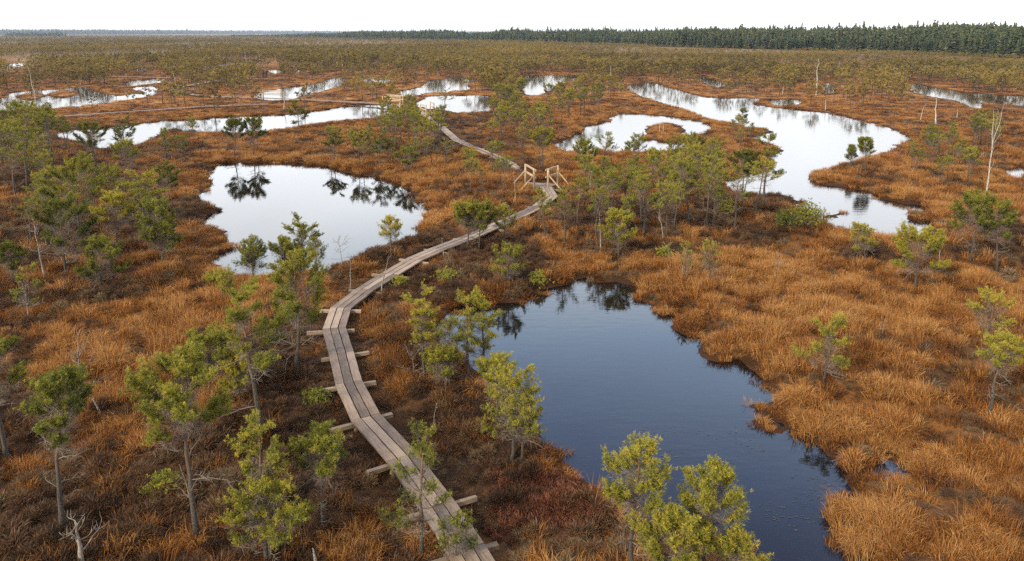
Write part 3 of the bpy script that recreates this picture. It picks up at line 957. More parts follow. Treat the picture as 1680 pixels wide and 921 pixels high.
platform((690,188), (699,190), (712,186), (706,183), 'small pale railed landing half hidden in pines below the small far ponds', 1.2, True, False, rh=0.12)
platform((428,162.5), (466,163.5), (463,161), (432,160), 'far grey timber railing along the pond with the thin spit', 1.1, False, False, wood=M_oldrail, rh=0.09)
platform((20,103.5), (43,104), (46,103), (26,102.5), 'tiny pale railing far off at the left edge', 1.3, False, False, wood=M_oldrail)
platform((553,110.5), (562,111.5), (567,110.5), (560,110), 'tiny orange-brown railing far off behind the centre pines', 1.5, False, False)

# ------------------------------------------------------------------ people far down the boardwalk
def person(px, py, h, label, coat, seed, face=0.0):
    x, y = at(px, py, 0.22)
    m, t, b = mat('coat')
    b.inputs['Roughness'].default_value = 0.9
    t.links.new(ramp(t, [(0.3, tuple(c * 0.8 for c in coat)), (0.7, tuple(c * 1.2 for c in coat))], noise(t, 12, 3, objcoord(t))), b.inputs['Base Color'])
    sk, t2, b2 = mat('skin')
    t2.links.new(ramp(t2, [(0.3, (0.42, 0.26, 0.19)), (0.7, (0.5, 0.32, 0.24))], noise(t2, 20, 2, objcoord(t2))), b2.inputs['Base Color'])
    k = h / 1.75
    J = {'pel': (0, 0, 0.96, .15), 'chest': (0, 0.01, 1.28, .17), 'neck': (0, 0, 1.48, .065), 'chin': (0, .02, 1.58, .085), 'head': (0, .015, 1.67, .10),
         'hl': (-.10, 0, .88, .105), 'kl': (-.11, .03, .48, .07), 'al': (-.11, -.02, .09, .045), 'tl': (-.12, .13, .045, .04),
         'hr': (.10, 0, .88, .105), 'kr': (.11, .06, .48, .07), 'ar': (.11, .07, .09, .045), 'tr': (.12, .22, .045, .04),
         'sl': (-.20, 0, 1.40, .07), 'el': (-.26, -.02, 1.12, .055), 'wl': (-.25, .06, .88, .04), 'dl': (-.24, .08, .78, .035),
         'sr': (.20, 0, 1.40, .07), 'er': (.26, -.02, 1.12, .055), 'wr': (.25, .08, .88, .04), 'dr': (.24, .10, .78, .035)}
    E = [('pel', 'chest'), ('chest', 'neck'), ('neck', 'chin'), ('chin', 'head'), ('pel', 'hl'), ('hl', 'kl'), ('kl', 'al'), ('al', 'tl'), ('pel', 'hr'), ('hr', 'kr'), ('kr', 'ar'), ('ar', 'tr'),
         ('chest', 'sl'), ('sl', 'el'), ('el', 'wl'), ('wl', 'dl'), ('chest', 'sr'), ('sr', 'er'), ('er', 'wr'), ('wr', 'dr')]
    ks = list(J)
    me = bpy.data.meshes.new('person')
    me.from_pydata([tuple(c * k for c in J[q][:3]) for q in ks], [(ks.index(a), ks.index(b_)) for a, b_ in E], [])
    me.materials.append(m)
    o = obj('person', me)
    o.location = (x, y, 0.22)
    o.rotation_euler = (0, 0, face)
    o.modifiers.new('skin', 'SKIN')
    sv = me.skin_vertices[0].data
    for i, q in enumerate(ks):
        sv[i].radius = (J[q][3] * k, J[q][3] * k * 0.85)
        sv[i].use_root = q == 'pel'
    su = o.modifiers.new('sub', 'SUBSURF'); su.levels = su.render_levels = 2
    tag(o, label, 'person')
    hb = MB()
    fb_ = MB()
    th, ph = np.meshgrid(np.linspace(0, math.pi, 9), np.linspace(0, 2 * math.pi, 12, endpoint=False), indexing='ij')
    v = np.stack([np.sin(th) * np.cos(ph) * .108, np.sin(th) * np.sin(ph) * .118, np.cos(th) * .12], -1).reshape(-1, 3)
    ii = np.arange(8)[:, None] * 12; jj = np.arange(12)[None, :]
    f = np.stack([ii + jj, ii + 12 + jj, ii + 12 + (jj + 1) % 12, ii + (jj + 1) % 12], -1).reshape(-1, 4)
    hb.add((v * np.array([1, 1, 0.75]) + np.array([0, -.01, 1.715])) * k, f)
    hb.build('hat', m, o, True)
    fb_.add((v * np.array([.82, .72, .85]) + np.array([0, .045, 1.63])) * k, f)
    fb_.build('face', sk, o, True)
person(432.5, 128.8, 1.74, 'left of two tiny walkers in dark clothes on the far boardwalk', (0.012, 0.013, 0.02), 1, 2.9)
person(437.5, 128.6, 1.80, 'right of two tiny walkers in dark clothes on the far boardwalk', (0.015, 0.018, 0.05), 2, 3.3)

# ------------------------------------------------------------------ pines placed one by one
PINES = []       # (x, y) of all individual pines
TREES = 0
def put_tree(T, C, x, y, rz, s, label, group, name='pine_tree', cat='pine tree', tm=None, cm=None, z=None):
    zz = float(ground_z(np.array([x]), np.array([y]))[0]) if z is None else z
    root = empty(name, (x, y, zz - 0.03), rz)
    root.scale = s if isinstance(s, tuple) else (s, s, s)
    tag(root, label, cat, group)
    to = obj('trunk', T, root)
    co = obj('crown', C, root) if C is not None else None
    return root
def custom_pine(px, py, ptop, cwpx, seed, label, fb=0.5, lean=0.05, dens=1.0, tintc=0.5, style='umbrella', stems=1, dead=6, az0=None, cat='pine tree', group=None):
    x, y = at(px, py, 0.0)
    h = height_to(px, py, ptop)
    cw = cwpx * (y * CP - (0.75 * h - CAM_H) * SP) / FPX * 1.08
    T, C = gen_pine(seed, h, cw, fb, lean, dens * 1.15, tintc, style, stems, False, dead, az0)
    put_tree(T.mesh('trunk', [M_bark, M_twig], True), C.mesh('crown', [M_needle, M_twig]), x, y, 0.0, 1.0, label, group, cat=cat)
    PINES.append((x, y))
g1 = None
HAND = [
 # px, py, top, crown width px, label, options
 (8,765,545,95,'large pine cut by the left edge of the picture',dict(fb=.45,tintc=.35)),
 (105,888,645,120,'pine with long bare lower limbs in the bottom left corner',dict(fb=.62,dead=10,style='umbrella')),
 (325,892,620,165,'broad flat-topped pine with tall bare trunk at lower left',dict(fb=.58,dead=9,dens=1.0,tintc=.55)),
 (433,722,482,150,'tall pine left of the boardwalk with pale trunk and two crown layers',dict(fb=.5,style='layers',dead=9,dens=1.0,tintc=.6)),
 (487,612,432,130,'pine behind the tall one beside the boardwalk bend',dict(fb=.35,dens=1.0,tintc=.5)),
 (345,655,566,85,'low pine with yellow-green top left of the tall boardwalk pine',dict(fb=.4,tintc=.6)),
 (395,660,588,60,'small pine tucked under the tall boardwalk pine',dict(fb=.35,tintc=.6)),
 (440,935,715,128,'bushy pine at the bottom edge left of the boardwalk',dict(fb=.3,stems=2,dens=.9,style='layers',tintc=.55)),
 (527,876,742,85,'thin-stemmed pine with one-sided crown left of the lower boardwalk',dict(fb=.68,tintc=.5,dens=.9)),
 (692,910,717,105,'sparse crooked pine overhanging the planks of the boardwalk',dict(fb=.3,style='layers',dens=.7,tintc=.45)),
 (748,938,850,62,'small sparse pine in front of the lowest planks',dict(fb=.3,dens=.6,tintc=.5,dead=2)),
 (1034,962,752,108,'airy pine with long grey dead limbs on the near pond bank',dict(fb=.5,style='cone',dead=10,dens=1.0,tintc=.55)),
 (1146,985,768,108,'full yellow-green pine standing before the dark water at bottom',dict(fb=.45,dens=1.0,tintc=.45)),
 (1096,1030,866,128,'wide pine crown cut by the bottom edge below the dark water',dict(fb=.4,dens=1.0,tintc=.45)),
 (1210,1010,882,80,'yellowish crown at the bottom edge, rightmost on the near bank',dict(fb=.4,dens=.8,tintc=.7)),
 (697,630,490,62,'leftmost of three pines standing by the near pond and boardwalk',dict(fb=.5,style='layers',dens=.95,tintc=.55)),
 (768,630,491,52,'middle of three pines by the near pond with bare reddish stem',dict(fb=.45,style='layers',dens=.9,tintc=.6)),
 (793,614,487,64,'rightmost and fullest of three pines by the near pond',dict(fb=.2,style='layers',dens=1.0,tintc=.55)),
 (737,637,540,55,'shorter sparse pine between the three pond pines',dict(fb=.5,dens=.6,tintc=.5,dead=8)),
 (838,758,598,92,'yellow-green many-stemmed pine on the near pond bank',dict(fb=.35,stems=3,dens=.7,tintc=.6,dead=10,style='layers')),
 (815,700,612,70,'pine with grey stem just behind the many-stemmed bank pine',dict(fb=.5,dens=.8,tintc=.65)),
 (728,640,585,60,'low round pine at the left edge of the near pond',dict(fb=.3,dens=.8,tintc=.45)),
 (498,432,345,62,'tall clear-cut pine against the white water of the round pond',dict(fb=.4,style='layers',dens=1.05,tintc=.5)),
 (467,444,382,50,'pine left of the tall one on the round pond shore',dict(fb=.35,dens=.9,tintc=.55)),
 (415,454,390,52,'sparse two-stemmed pine on the near left shore of the round pond',dict(fb=.4,stems=2,dens=.7,tintc=.55)),
 (522,468,395,32,'slim pine right of the tall one on the round pond shore',dict(fb=.5,dens=.6,tintc=.5)),
 (641,428,357,34,'lone brownish pine in front of the round pond on the right',dict(fb=.55,dens=.75,tintc=.85)),
 (766,416,350,62,'left pine of the pair crowding the boardwalk beyond the bend',dict(fb=.5,dens=1.0,tintc=.4)),
 (786,413,349,58,'right pine of the pair crowding the boardwalk beyond the bend',dict(fb=.55,dens=1.0,tintc=.4)),
 (834,470,412,62,'low wide pine bush between boardwalk and near pond',dict(fb=.2,dens=.75,tintc=.6)),
 (828,406,345,40,'small pale pine just right of the boardwalk pair',dict(fb=.4,dens=.7,tintc=.55)),
 (1015,424,350,52,'dense round-topped pine at the front of the grove',dict(fb=.35,dens=1.0,tintc=.55)),
 (268,450,350,66,'pine with forked grey stem left of the round pond',dict(fb=.45,stems=2,dens=1.0,tintc=.55)),
 (195,428,328,64,'pine with yellow top and bare grey stem on the left',dict(fb=.62,tintc=.85,dead=8)),
 (132,392,276,125,'broad bright pine topping the left thicket',dict(fb=.3,dens=1.0,tintc=.6)),
 (107,464,345,115,'large grey-green pine in the middle of the left thicket',dict(fb=.35,dens=1.0,tintc=.3,dead=10)),
 (165,492,419,78,'low pine at the front right of the left thicket',dict(fb=.25,tintc=.35)),
 (52,516,438,48,'small greyish pine at the front left of the left thicket',dict(fb=.15,style='cone',dens=.55,tintc=.45,dead=10)),
 (22,470,405,46,'small pine at the left edge beside the left thicket',dict(fb=.3,tintc=.4)),
 (275,348,283,48,'small pine between the thicket and the round pond',dict(fb=.5,tintc=.45)),
 (206,293,205,58,'tall pine with layered crown below the long pond',dict(fb=.5,style='layers',tintc=.35)),
 (160,296,208,50,'pine with bare stem left of the layered one by the long pond',dict(fb=.55,tintc=.3)),
 (1350,640,540,78,'round open pine alone in the orange grass right of the pond',dict(fb=.2,dens=.75,tintc=.5,style='cone')),
 (1617,575,497,72,'sparse yellowish pine alone in the grass near the right edge',dict(fb=.45,dens=.55,tintc=.85,dead=10)),
 (1622,702,580,62,'leaning small pine with reddish stem at the right edge',dict(fb=.62,dens=.85,tintc=.62,lean=.10,az0=0.3)),
 (1498,488,392,88,'wide yellow-green pine in the grass before the big lake',dict(fb=.38,dens=1.0,tintc=.7)),
 (1420,437,378,44,'small leaning pine left of the wide one before the lake',dict(fb=.4,dens=.8,tintc=.62,lean=.2,az0=3.0)),
 (1592,440,341,78,'left of two pines with bare stems at the right edge',dict(fb=.5,tintc=.5)),
 (1636,446,337,64,'right of two pines with bare stems at the right edge',dict(fb=.5,tintc=.45)),
 (1120,478,411,26,'thin pale pine in the grass above the near pond',dict(fb=.35,dens=.5,tintc=.5)),
 (1163,484,418,36,'thin grey pine right of the pale one above the near pond',dict(fb=.4,dens=.35,tintc=.5,dead=12)),
 (1250,350,234,50,'tallest pine at the right end of the grove by the lake',dict(fb=.45,style='layers',dens=1.0,tintc=.38)),
 (1217,348,262,48,'second tallest pine of the grove beside the lake',dict(fb=.55,tintc=.3)),
 (1418,284,233,30,'small pine alone on the lake spit',dict(fb=.5,tintc=.4)),
 (1395,278,243,20,'tiny pine left of the one on the lake spit',dict(fb=.4,tintc=.4)),
 (890,280,217,42,'pine with tall bare stem behind the timber platform',dict(fb=.55,tintc=.55)),
 (960,300,240,46,'pine right of the timber platform at the edge of the grove',dict(fb=.5,tintc=.5)),
 (490,212,172,40,'dark cone-shaped pine before the long pond',dict(fb=.2,style='cone',tintc=.3)),
 (1218,206,178,22,'dark little spruce-like pine on the spit between two lakes',dict(fb=.1,style='cone',tintc=.2)),
 (1032,246,217,30,'small cone-shaped pine on the near bank of the forked pond',dict(fb=.15,style='cone',tintc=.4)),
 (385,258,206,44,'left of two pines whose crowns mirror in the top of the round pond',dict(fb=.5,tintc=.3)),
 (416,257,202,48,'right of two pines whose crowns mirror in the top of the round pond',dict(fb=.5,tintc=.3)),
 (548,266,224,36,'lone slim pine above the middle of the round pond rim',dict(fb=.5,style='layers',tintc=.4)),
 (590,271,222,38,'left of two tall slim pines above the right half of the round pond',dict(fb=.55,style='layers',tintc=.4)),
 (625,276,226,42,'right of two tall slim pines above the right half of the round pond',dict(fb=.5,style='layers',tintc=.4)),
 (668,290,246,38,'small pine above the right end of the round pond',dict(fb=.45,tintc=.4)),
]
for i, (px, py, tp_, cw_, lab, op) in enumerate(HAND):
    if op is None: continue
    custom_pine(px, py, tp_, cw_, 1000 + i * 7, lab, **op)

# stand-in kinds for the many: twelve pines, each a trunk and a crown mesh shared by its copies
VAR = []
_st = ['umbrella', 'layers', 'umbrella', 'cone', 'umbrella', 'layers', 'umbrella', 'umbrella', 'layers', 'cone', 'umbrella', 'layers']
for k in range(12):
    rng = np.random.default_rng(500 + k)
    T, C = gen_pine(600 + k, 3.0, float(rng.uniform(1.2, 1.9)), float(rng.uniform(0.48, 0.68)), float(rng.uniform(0.02, 0.12)), float(rng.uniform(0.6, 0.95)), float(rng.uniform(0.35, 0.65)), _st[k], 1, False, int(rng.integers(4, 9)))
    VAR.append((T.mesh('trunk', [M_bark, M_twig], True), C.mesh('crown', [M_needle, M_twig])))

def over_water(x, y, h):
    r = np.zeros(np.shape(x), bool)
    for q in (0.5, 0.75, 1.0):
        px, py = proj(x, y, h * q)
        for k, p in PONDS.items():
            r |= inside(p, px, py)
        for (x0, y0, x1, y1) in ((418, 104, 452, 130), (618, 152, 668, 178), (680, 172, 718, 192), (422, 146, 472, 165)):
            r |= (px > x0) & (px < x1) & (py > y0) & (py < y1)
    return r
REG = [
 # picture area of the stem feet, count, height range, group phrase (place), seed
 ([(0,240),(90,240),(140,300),(110,335),(0,335)], 16, (3.2, 4.8), 'the dense left-edge stand'),
 ([(0,185),(80,205),(95,238),(0,240)], 11, (2.6, 4.0), 'the left-edge stand beside the long pond'),
 ([(95,236),(235,240),(320,232),(325,270),(240,290),(200,330),(140,300)], 15, (2.2, 3.6), 'the gap above the left thicket'),
 ([(0,335),(110,335),(250,345),(300,375),(250,440),(120,440),(0,440)], 14, (2.0, 3.4), 'the heath round the left thicket'),
 ([(300,216),(420,216),(440,258),(330,262)], 13, (2.2, 3.6), 'the group straight above the round pond'),
 ([(440,214),(560,202),(640,196),(640,250),(560,262),(450,258)], 16, (1.8, 3.2), 'the strip right below the long pond'),
 ([(625,196),(720,215),(740,235),(700,262),(640,252)], 22, (2.4, 3.8), 'the clump left of the middle boardwalk'),
 ([(730,200),(820,195),(905,210),(900,245),(850,262),(780,240)], 19, (2.2, 3.6), 'the clump right of the middle boardwalk'),
 ([(700,190),(760,182),(840,178),(860,195),(760,203)], 12, (2.6, 4.0), 'the pines below the small far ponds'),
 ([(830,150),(900,158),(985,162),(1000,180),(920,205),(850,190)], 22, (2.6, 3.9), 'the belt left of the forked pond'),
 ([(985,140),(1030,150),(1060,165),(1010,185),(985,165)], 8, (2.2, 3.2), 'the gap between forked pond and lake tip'),
 ([(935,276),(1080,280),(1090,312),(960,322)], 16, (2.2, 3.3), 'the left back of the grove'),
 ([(1080,284),(1180,292),(1245,306),(1255,342),(1100,326)], 20, (2.3, 3.4), 'the right back of the grove'),
 ([(940,322),(1100,322),(1110,405),(960,415),(925,375)], 18, (2.2, 3.5), 'the left front of the grove'),
 ([(1100,312),(1260,335),(1270,370),(1180,395),(1110,400)], 10, (2.4, 3.6), 'the right front of the grove'),
 ([(860,345),(925,345),(935,405),(880,405)], 6, (1.8, 3.2), 'the scatter right of the upper boardwalk'),
 ([(700,272),(840,275),(845,330),(770,335)], 9, (1.5, 2.6), 'the grass between round pond and platform'),
 ([(1165,196),(1235,214),(1250,245),(1180,252)], 7, (1.3, 2.2), 'the neck between forked pond and lake'),
 ([(1470,262),(1560,230),(1600,300),(1530,325),(1460,300)], 20, (1.6, 2.6), 'the right bank of the lake'),
 ([(1590,200),(1680,190),(1680,340),(1610,330)], 20, (2.2, 3.6), 'the right-edge stand beyond the lake'),
 ([(560,268),(700,270),(690,300),(620,285)], 4, (1.4, 2.4), 'the upper right rim of the round pond'),
]
ORD = ['leftmost', 'second from the left', 'third from the left', 'fourth from the left', 'fifth from the left', 'sixth from the left', 'seventh from the left', 'eighth from the left', 'ninth from the left', 'tenth from the left', 'eleventh from the left', 'twelfth from the left']
def sample_poly(poly, n, rng, mind):
    poly = np.array(poly, float)
    W_ = [at(*p) for p in poly]
    w = np.array(W_)
    out_, tries = [], 0
    while len(out_) < n and tries < 4000:
        tries += 1
        x, y = rng.uniform(*zip(w.min(0), w.max(0)))
        if not inside(W_, np.array([x]), np.array([y]))[0]: continue
        if shore(np.array([x]), np.array([y]))[0] < 0.5: continue
        if rng.uniform() < 0.96 and over_water(np.array([x]), np.array([y]), 2.8)[0]: continue
        qx, qy = proj(x, y, 2.0)
        if 838 < qx < 940 and 255 < qy < 325: continue
        qx, qy = proj(x, y, 0)
        if 838 < qx < 940 and 262 < qy < 350: continue
        if any((x - a) ** 2 + (y - b) ** 2 < mind ** 2 for a, b in out_ + PINES): continue
        out_.append((x, y))
    return out_
WALK = np.concatenate([np.array([np.array(at(*a)) * (1 - t) + np.array(at(*b)) * t for t in np.linspace(0, 1, 12)]) for L_ in (BW, BW2, BW3, BW4, BW5) for a, b in zip(L_[:-1], L_[1:])])
def walk_dist(x, y):
    x, y = np.asarray(x, float), np.asarray(y, float)
    r = np.full(x.shape, 1e9)
    for wx, wy in WALK:
        r = np.minimum(r, (x - wx) ** 2 + (y - wy) ** 2)
    return np.sqrt(r)
count = len(PINES)
for ri, (poly, n, (h0, h1), where) in enumerate(REG):
    rng = np.random.default_rng(4000 + ri)
    pts = [p for p in sample_poly(poly, n, rng, 0.9) if walk_dist([p[0]], [p[1]])[0] > 0.9]
    pts.sort(key=lambda p: proj(p[0], p[1], 0)[0])
    hs = rng.uniform(h0, h1, len(pts)) * 0.88
    half = (len(pts) + 1) // 2
    for j, (x, y) in enumerate(pts):
        k = int(rng.integers(0, 12))
        s = hs[j] / 3.0
        if len(pts) <= 12: lab = f'{ORD[j]} of the pines in {where}'
        elif j < half: lab = f'{ORD[j]} of the pines in {where}'
        else:
            q = ORD[len(pts) - 1 - j].replace('left', 'right')
            lab = f'{q} of the pines in {where}'
        put_tree(VAR[k][0], VAR[k][1], x, y, float(rng.uniform(0, 6.28)), (s * float(rng.uniform(.9, 1.2)), s * float(rng.uniform(.9, 1.2)), s), lab, 'pines in ' + where)
        PINES.append((x, y))
print('individual pines', len(PINES))

# ------------------------------------------------------------------ dead trees and birch snags
def snag(px, py, ptop, label, seed, m=M_dead, r=0.05, name='dead_tree', cat='dead tree', group=None, **k):
    x, y = at(px, py)
    h = height_to(px, py, ptop)
    T, B = gen_snag(seed, h, r, **k)
    z = float(ground_z(np.array([x]), np.array([y]))[0])
    root = empty(name, (x, y, z))
    tag(root, label, cat, group)
    T.build('trunk', m, root, True)
    if k.get('nb', 8) > 0: B.build('branch', m, root, True)
SN = [
 (135,935,862,'white many-armed dead tree at the bottom left edge',dict(r=.06,nb=9,blen=.55,m=M_dead)),
 (135,664,572,'broken grey snag with bare arms in the grass on the left',dict(r=.07,nb=8,blen=.9,rise=.15,m=M_twig)),
 (168,690,645,'short leaning bleached stick right of the broken snag',dict(r=.03,nb=0,lean=.45)),
 (519,935,897,'short broken stump with pale split top at the bottom edge',dict(r=.055,nb=1,blen=.2)),
 (680,622,575,'white gnarled dead shrub left of the three pond pines',dict(r=.025,nb=8,blen=.8,lean=.3)),
 (712,712,668,'thin bleached dead stem right of the lower boardwalk',dict(r=.018,nb=2,blen=.3)),
 (562,448,385,'bare dead bush against the round pond',dict(r=.02,nb=12,blen=.7,lean=.2)),
 (575,474,420,'thin dead stem left of the boardwalk below the round pond',dict(r=.022,nb=3,blen=.4)),
 (626,486,424,'thin dead stem standing against the boardwalk planks',dict(r=.03,nb=2,blen=.3)),
 (728,426,394,'short dead post beside the boardwalk beyond the bend',dict(r=.025,nb=2,blen=.2)),
 (845,338,285,'bare reddish stem left of the timber platform',dict(r=.04,nb=3,blen=.4)),
 (968,318,246,'tall pale dead trunk right of the timber platform',dict(r=.055,nb=7,blen=.6)),
 (985,420,352,'grey dead stem at the front of the grove',dict(r=.04,nb=5,blen=.5)),
 (1088,405,335,'leaning grey dead stem in the grove front',dict(r=.035,nb=5,blen=.5,lean=.3)),
 (75,470,360,'grey dead stem with bare twigs in the left thicket',dict(r=.04,nb=10,blen=.7)),
 (48,530,478,'pale dead bush at the front of the left thicket',dict(r=.02,nb=10,blen=.6)),
 (1098,440,398,'small dead stem in the grass above the near pond',dict(r=.02,nb=4,blen=.4)),
 (1540,435,372,'thin dead stem left of the two right-edge pines',dict(r=.02,nb=4,blen=.3)),
 (1270,465,428,'low dead twig bush in the orange grass before the lake',dict(r=.018,nb=8,blen=.4)),
 (1447,560,530,'tiny bare twig in the orange grass on the right',dict(r=.014,nb=4,blen=.3)),
]
for i, (px, py, tp_, lab, k) in enumerate(SN):
    snag(px, py, tp_, lab, 7000 + i, **k)
BI = [
 (62,200,108,'white birch trunk at the left among the far ponds',dict(r=.075,nb=3,blen=.5)),
 (1339,157,97,'white birch trunk standing beyond the big lake',dict(r=.13,nb=5,blen=.9,lean=.08)),
 (1535,206,158,'curved white birch trunk right of the big lake',dict(r=.095,nb=2,blen=.5,lean=.22)),
 (1615,340,192,'forked white birch snag near the right edge',dict(r=.05,nb=8,blen=1.4,rise=1.0,crook=.02)),
 (1627,252,180,'thin pale trunk beside the forked birch',dict(r=.05,nb=3,blen=.5)),
 (466,179,148,'short white trunk on the bank above the long pond',dict(r=.07,nb=1,blen=.3)),
 (290,150,102,'thin pale trunk on the left beside the far boardwalk loop',dict(r=.05,nb=3,blen=.5)),
 (1003,137,100,'thin pale trunk behind the lake tip',dict(r=.06,nb=2,blen=.4)),
 (1192,92,78,'tiny pale trunk before the dark forest',dict(r=.12,nb=2,blen=.5)),
 (1510,198,170,'leaning pale stem left of the curved birch',dict(r=.045,nb=2,blen=.3,lean=.15)),
 (1570,195,175,'short pale stem right of the curved birch',dict(r=.045,nb=2,blen=.3)),
 (1284,155,138,'short pale stem beyond the lake, left',dict(r=.06,nb=1,blen=.3)),
 (1354,181,163,'short pale stem on the lake rim under the birch',dict(r=.055,nb=2,blen=.3)),
 (1674,123,98,'pale trunk at the far right edge before the forest',dict(r=.09,nb=2,blen=.5)),
 (1082,218,193,'left pale stem of two on the pond islet',dict(r=.03,nb=2,blen=.3)),
 (1088,219,195,'right pale stem of two on the pond islet',dict(r=.03,nb=2,blen=.3)),
 (404,107,82,'tiny pale trunk far off above the walkers, left',dict(r=.07,nb=2,blen=.4)),
 (426,106,80,'tiny pale trunk far off above the walkers, right',dict(r=.07,nb=2,blen=.4)),
 (571,104,82,'tiny pale trunk far off at the centre',dict(r=.08,nb=2,blen=.4)),
 (592,121,104,'short pale trunk beside the sliver of far water',dict(r=.06,nb=1,blen=.3)),
]
for i, (px, py, tp_, lab, k) in enumerate(BI):
    snag(px, py, tp_, lab, 7100 + i, M_birch, name='birch_snag', cat='birch trunk', **k)

# low green bushes
def bush(px, py, wpx, hpx, label, seed, tintc=0.55):
    x, y = at(px, py)
    sc_ = scale_at(py)
    rng = np.random.default_rng(seed)
    B, C = MB(), MB()
    w, h = wpx * sc_, hpx * sc_ * 1.05
    tp, td, tt = [], [], []
    for i in range(int(16 + 10 * w)):
        az = rng.uniform(0, 6.28)
        rr_ = rng.uniform(0, 1) ** 0.5
        end = np.array([math.cos(az) * rr_ * w / 2, math.sin(az) * rr_ * w / 2, h * (1 - 0.55 * rr_ ** 2) * rng.uniform(0.7, 1.05)])
        mid = end * np.array([0.45, 0.45, 0.55]) + rng.normal(0, 0.04, 3)
        pts = np.array([(rng.normal(0, .04), rng.normal(0, .04), -.05), mid, end])
        B.tube(pts, [0.012, 0.007, 0.003], 4, 0.4)
        for q in range(int(9 + 10 * h)):
            u = rng.uniform(0.35, 1)
            p = (mid * (1 - (u - .35) / .65) + end * (u - .35) / .65) + rng.normal(0, 0.07 + 0.03 * w, 3)
            tp.append(p); td.append(rng.normal(0, .5, 3) + np.array([0, 0, .8])); tt.append(tintc + rng.normal(0, .15))
    tufts(C, rng, tp, td, np.array(tt), 10, 0.07, 0.011)
    root = empty('bush', (x, y, float(ground_z(np.array([x]), np.array([y]))[0])))
    tag(root, label, 'bush')
    B.build('stem', M_twig, root, True); C.build('foliage', M_needle, root)
BU = [(1326,390,62,46,'round leafy bush on the near bank of the big lake',.6), (1290,385,40,34,'olive bush left of the round one on the lake bank',.3),
      (730,466,42,18,'small green bush left of the near pond top',.6), (882,468,30,20,'small yellowish bush above the near pond',.8),
      (1090,430,26,16,'small yellow-green bush right of the grove front',.7), (655,470,28,16,'small green bush beside the boardwalk below the bend',.5),
      (1178,640,14,10,'tiny bush on the tussock shore',.6), (120,690,40,22,'low green sprig under the left corner pine',.5),
      (270,820,60,28,'olive sprawling bush beside the flat-topped pine',.5), (520,660,40,20,'low dull green bush left of the boardwalk middle',.35),
      (1190,355,32,24,'yellow-green bush in the front of the grove',.7), (770,265,30,18,'small bush left of the middle boardwalk end',.6),
      (350,470,36,16,'low green spray below the round pond',.6), (590,660,30,14,'',0)]
for i, (px, py, w, h, lab, tc_) in enumerate(BU):
    if lab: bush(px, py, w, h, lab, 8000 + i, tc_)

# ------------------------------------------------------------------ far pines: beyond the three hundred, one mass
def far_pines():
    rng = np.random.default_rng(99)
    n = 170000
    r = np.sqrt(rng.uniform(55 ** 2, 1500 ** 2, n * 3)) if False else 60 * (2600 / 60) ** rng.uniform(0, 1, n)
    a = rng.uniform(-R(46), R(46), n)
    x, y = r * np.sin(a), r * np.cos(a)
    px, py = proj(x, y, 0.0)
    # accept by wanted density: r-weighted, clumped, thinner near the ponds
    cl_ = fbm(x * 0.028, y * 0.028, 13, 4)
    cl_ = np.where(r > 220, 0.5 * cl_ + 0.5 * fbm(x * 0.009, y * 0.005, 14, 4), cl_)
    cl2 = fbm(x * 0.11, y * 0.11, 17, 3)
    dens = 0.062 + 0.24 * sstep(0.45, 0.64, cl_) * sstep(0.3, 0.6, cl2)
    right = sstep(1000, 1200, px) * sstep(155, 135, py)
    dens = np.maximum(dens, 0.16 * right * sstep(0.25, 0.55, cl_))
    dens = dens * (1 + 0.6 * sstep(120, 95, py)) * np.where(r > 220, 0.10 + 1.1 * sstep(.44, .58, cl_), 1)
    near = np.where(py > 186, 0.0, np.where(py > 172, 0.55, 1.0))
    side = (px < -60) | (px > 1740)
    near = np.where(side & (py < 400), 1.0, near)
    dens = dens * near * (1 + 0.7 * sstep(320, 200, r))
    sdd = shore(x, y)
    dens = dens * (0.25 + 0.75 * sstep(1.0, 6.0, sdd))
    dr = r * math.log(2600 / 60) / n * r * R(92)        # area represented by one try
    ok = rng.uniform(0, 1, n) < dens * dr
    ok &= ~(over_water(x, y, 2.6) & (rng.uniform(0, 1, n) < 0.9))
    # keep clear of the individually built areas
    for poly, *_ in REG:
        ok &= ~inside(poly, px, py)
    x, y, r, py = x[ok], y[ok], r[ok], py[ok]
    sd = shore(x, y)
    k = (sd > 0.8) & (walk_dist(x, y) > 1.2)
    # behind the edge of the forest nothing is needed
    x, y, r = x[k], y[k], r[k]
    temps = []
    for q in range(6):
        g = np.random.default_rng(900 + q)
        T, C = gen_pine(950 + q, 1.0 * 3.0, float(g.uniform(1.5, 2.3)), float(g.uniform(0.3, 0.5)), 0.05, 1.0, 0.45, ['umbrella', 'layers', 'umbrella', 'cone', 'umbrella', 'layers'][q], 1, True, 3)
        t = MB(); t.merge(C)
        off = t.n
        for v, ti in zip(T.v, T.t): t.v.append(v); t.t.append(ti)
        for f, m in T.f: t.f.append((f + off, 1 + m))
        t.n += T.n
        temps.append(t)
    n = len(x)
    h = rng.uniform(1.3, 3.2, n) * (1 - 0.4 * sstep(180, 300, r) * sstep(0, .3, x / r)) * (0.75 + 0.5 * fbm(x * 0.02, y * 0.02, 77, 2))
    s = h / 3.0
    o = scatter('bog_pines', temps, [M_needle_far, M_bark, M_twig], np.stack([x, y, ground_z(x, y) - 0.03], -1), rng.integers(0, 6, n),
                np.stack([np.zeros(n), np.zeros(n), rng.uniform(0, 6.28, n)], -1), np.stack([s * rng.uniform(1, 1.4, n), s * rng.uniform(1, 1.4, n), s], -1), np.clip(0.5 + (fbm(x * 0.03, y * 0.03, 61, 3) - .5) * 2.2 + rng.normal(0, .28, n), -.3, 1.3))
    tag(o, 'thousands of stunted olive pines dotting the bog out to the forest', 'pine trees', kind='stuff')
    print('far pines', n)
far_pines()

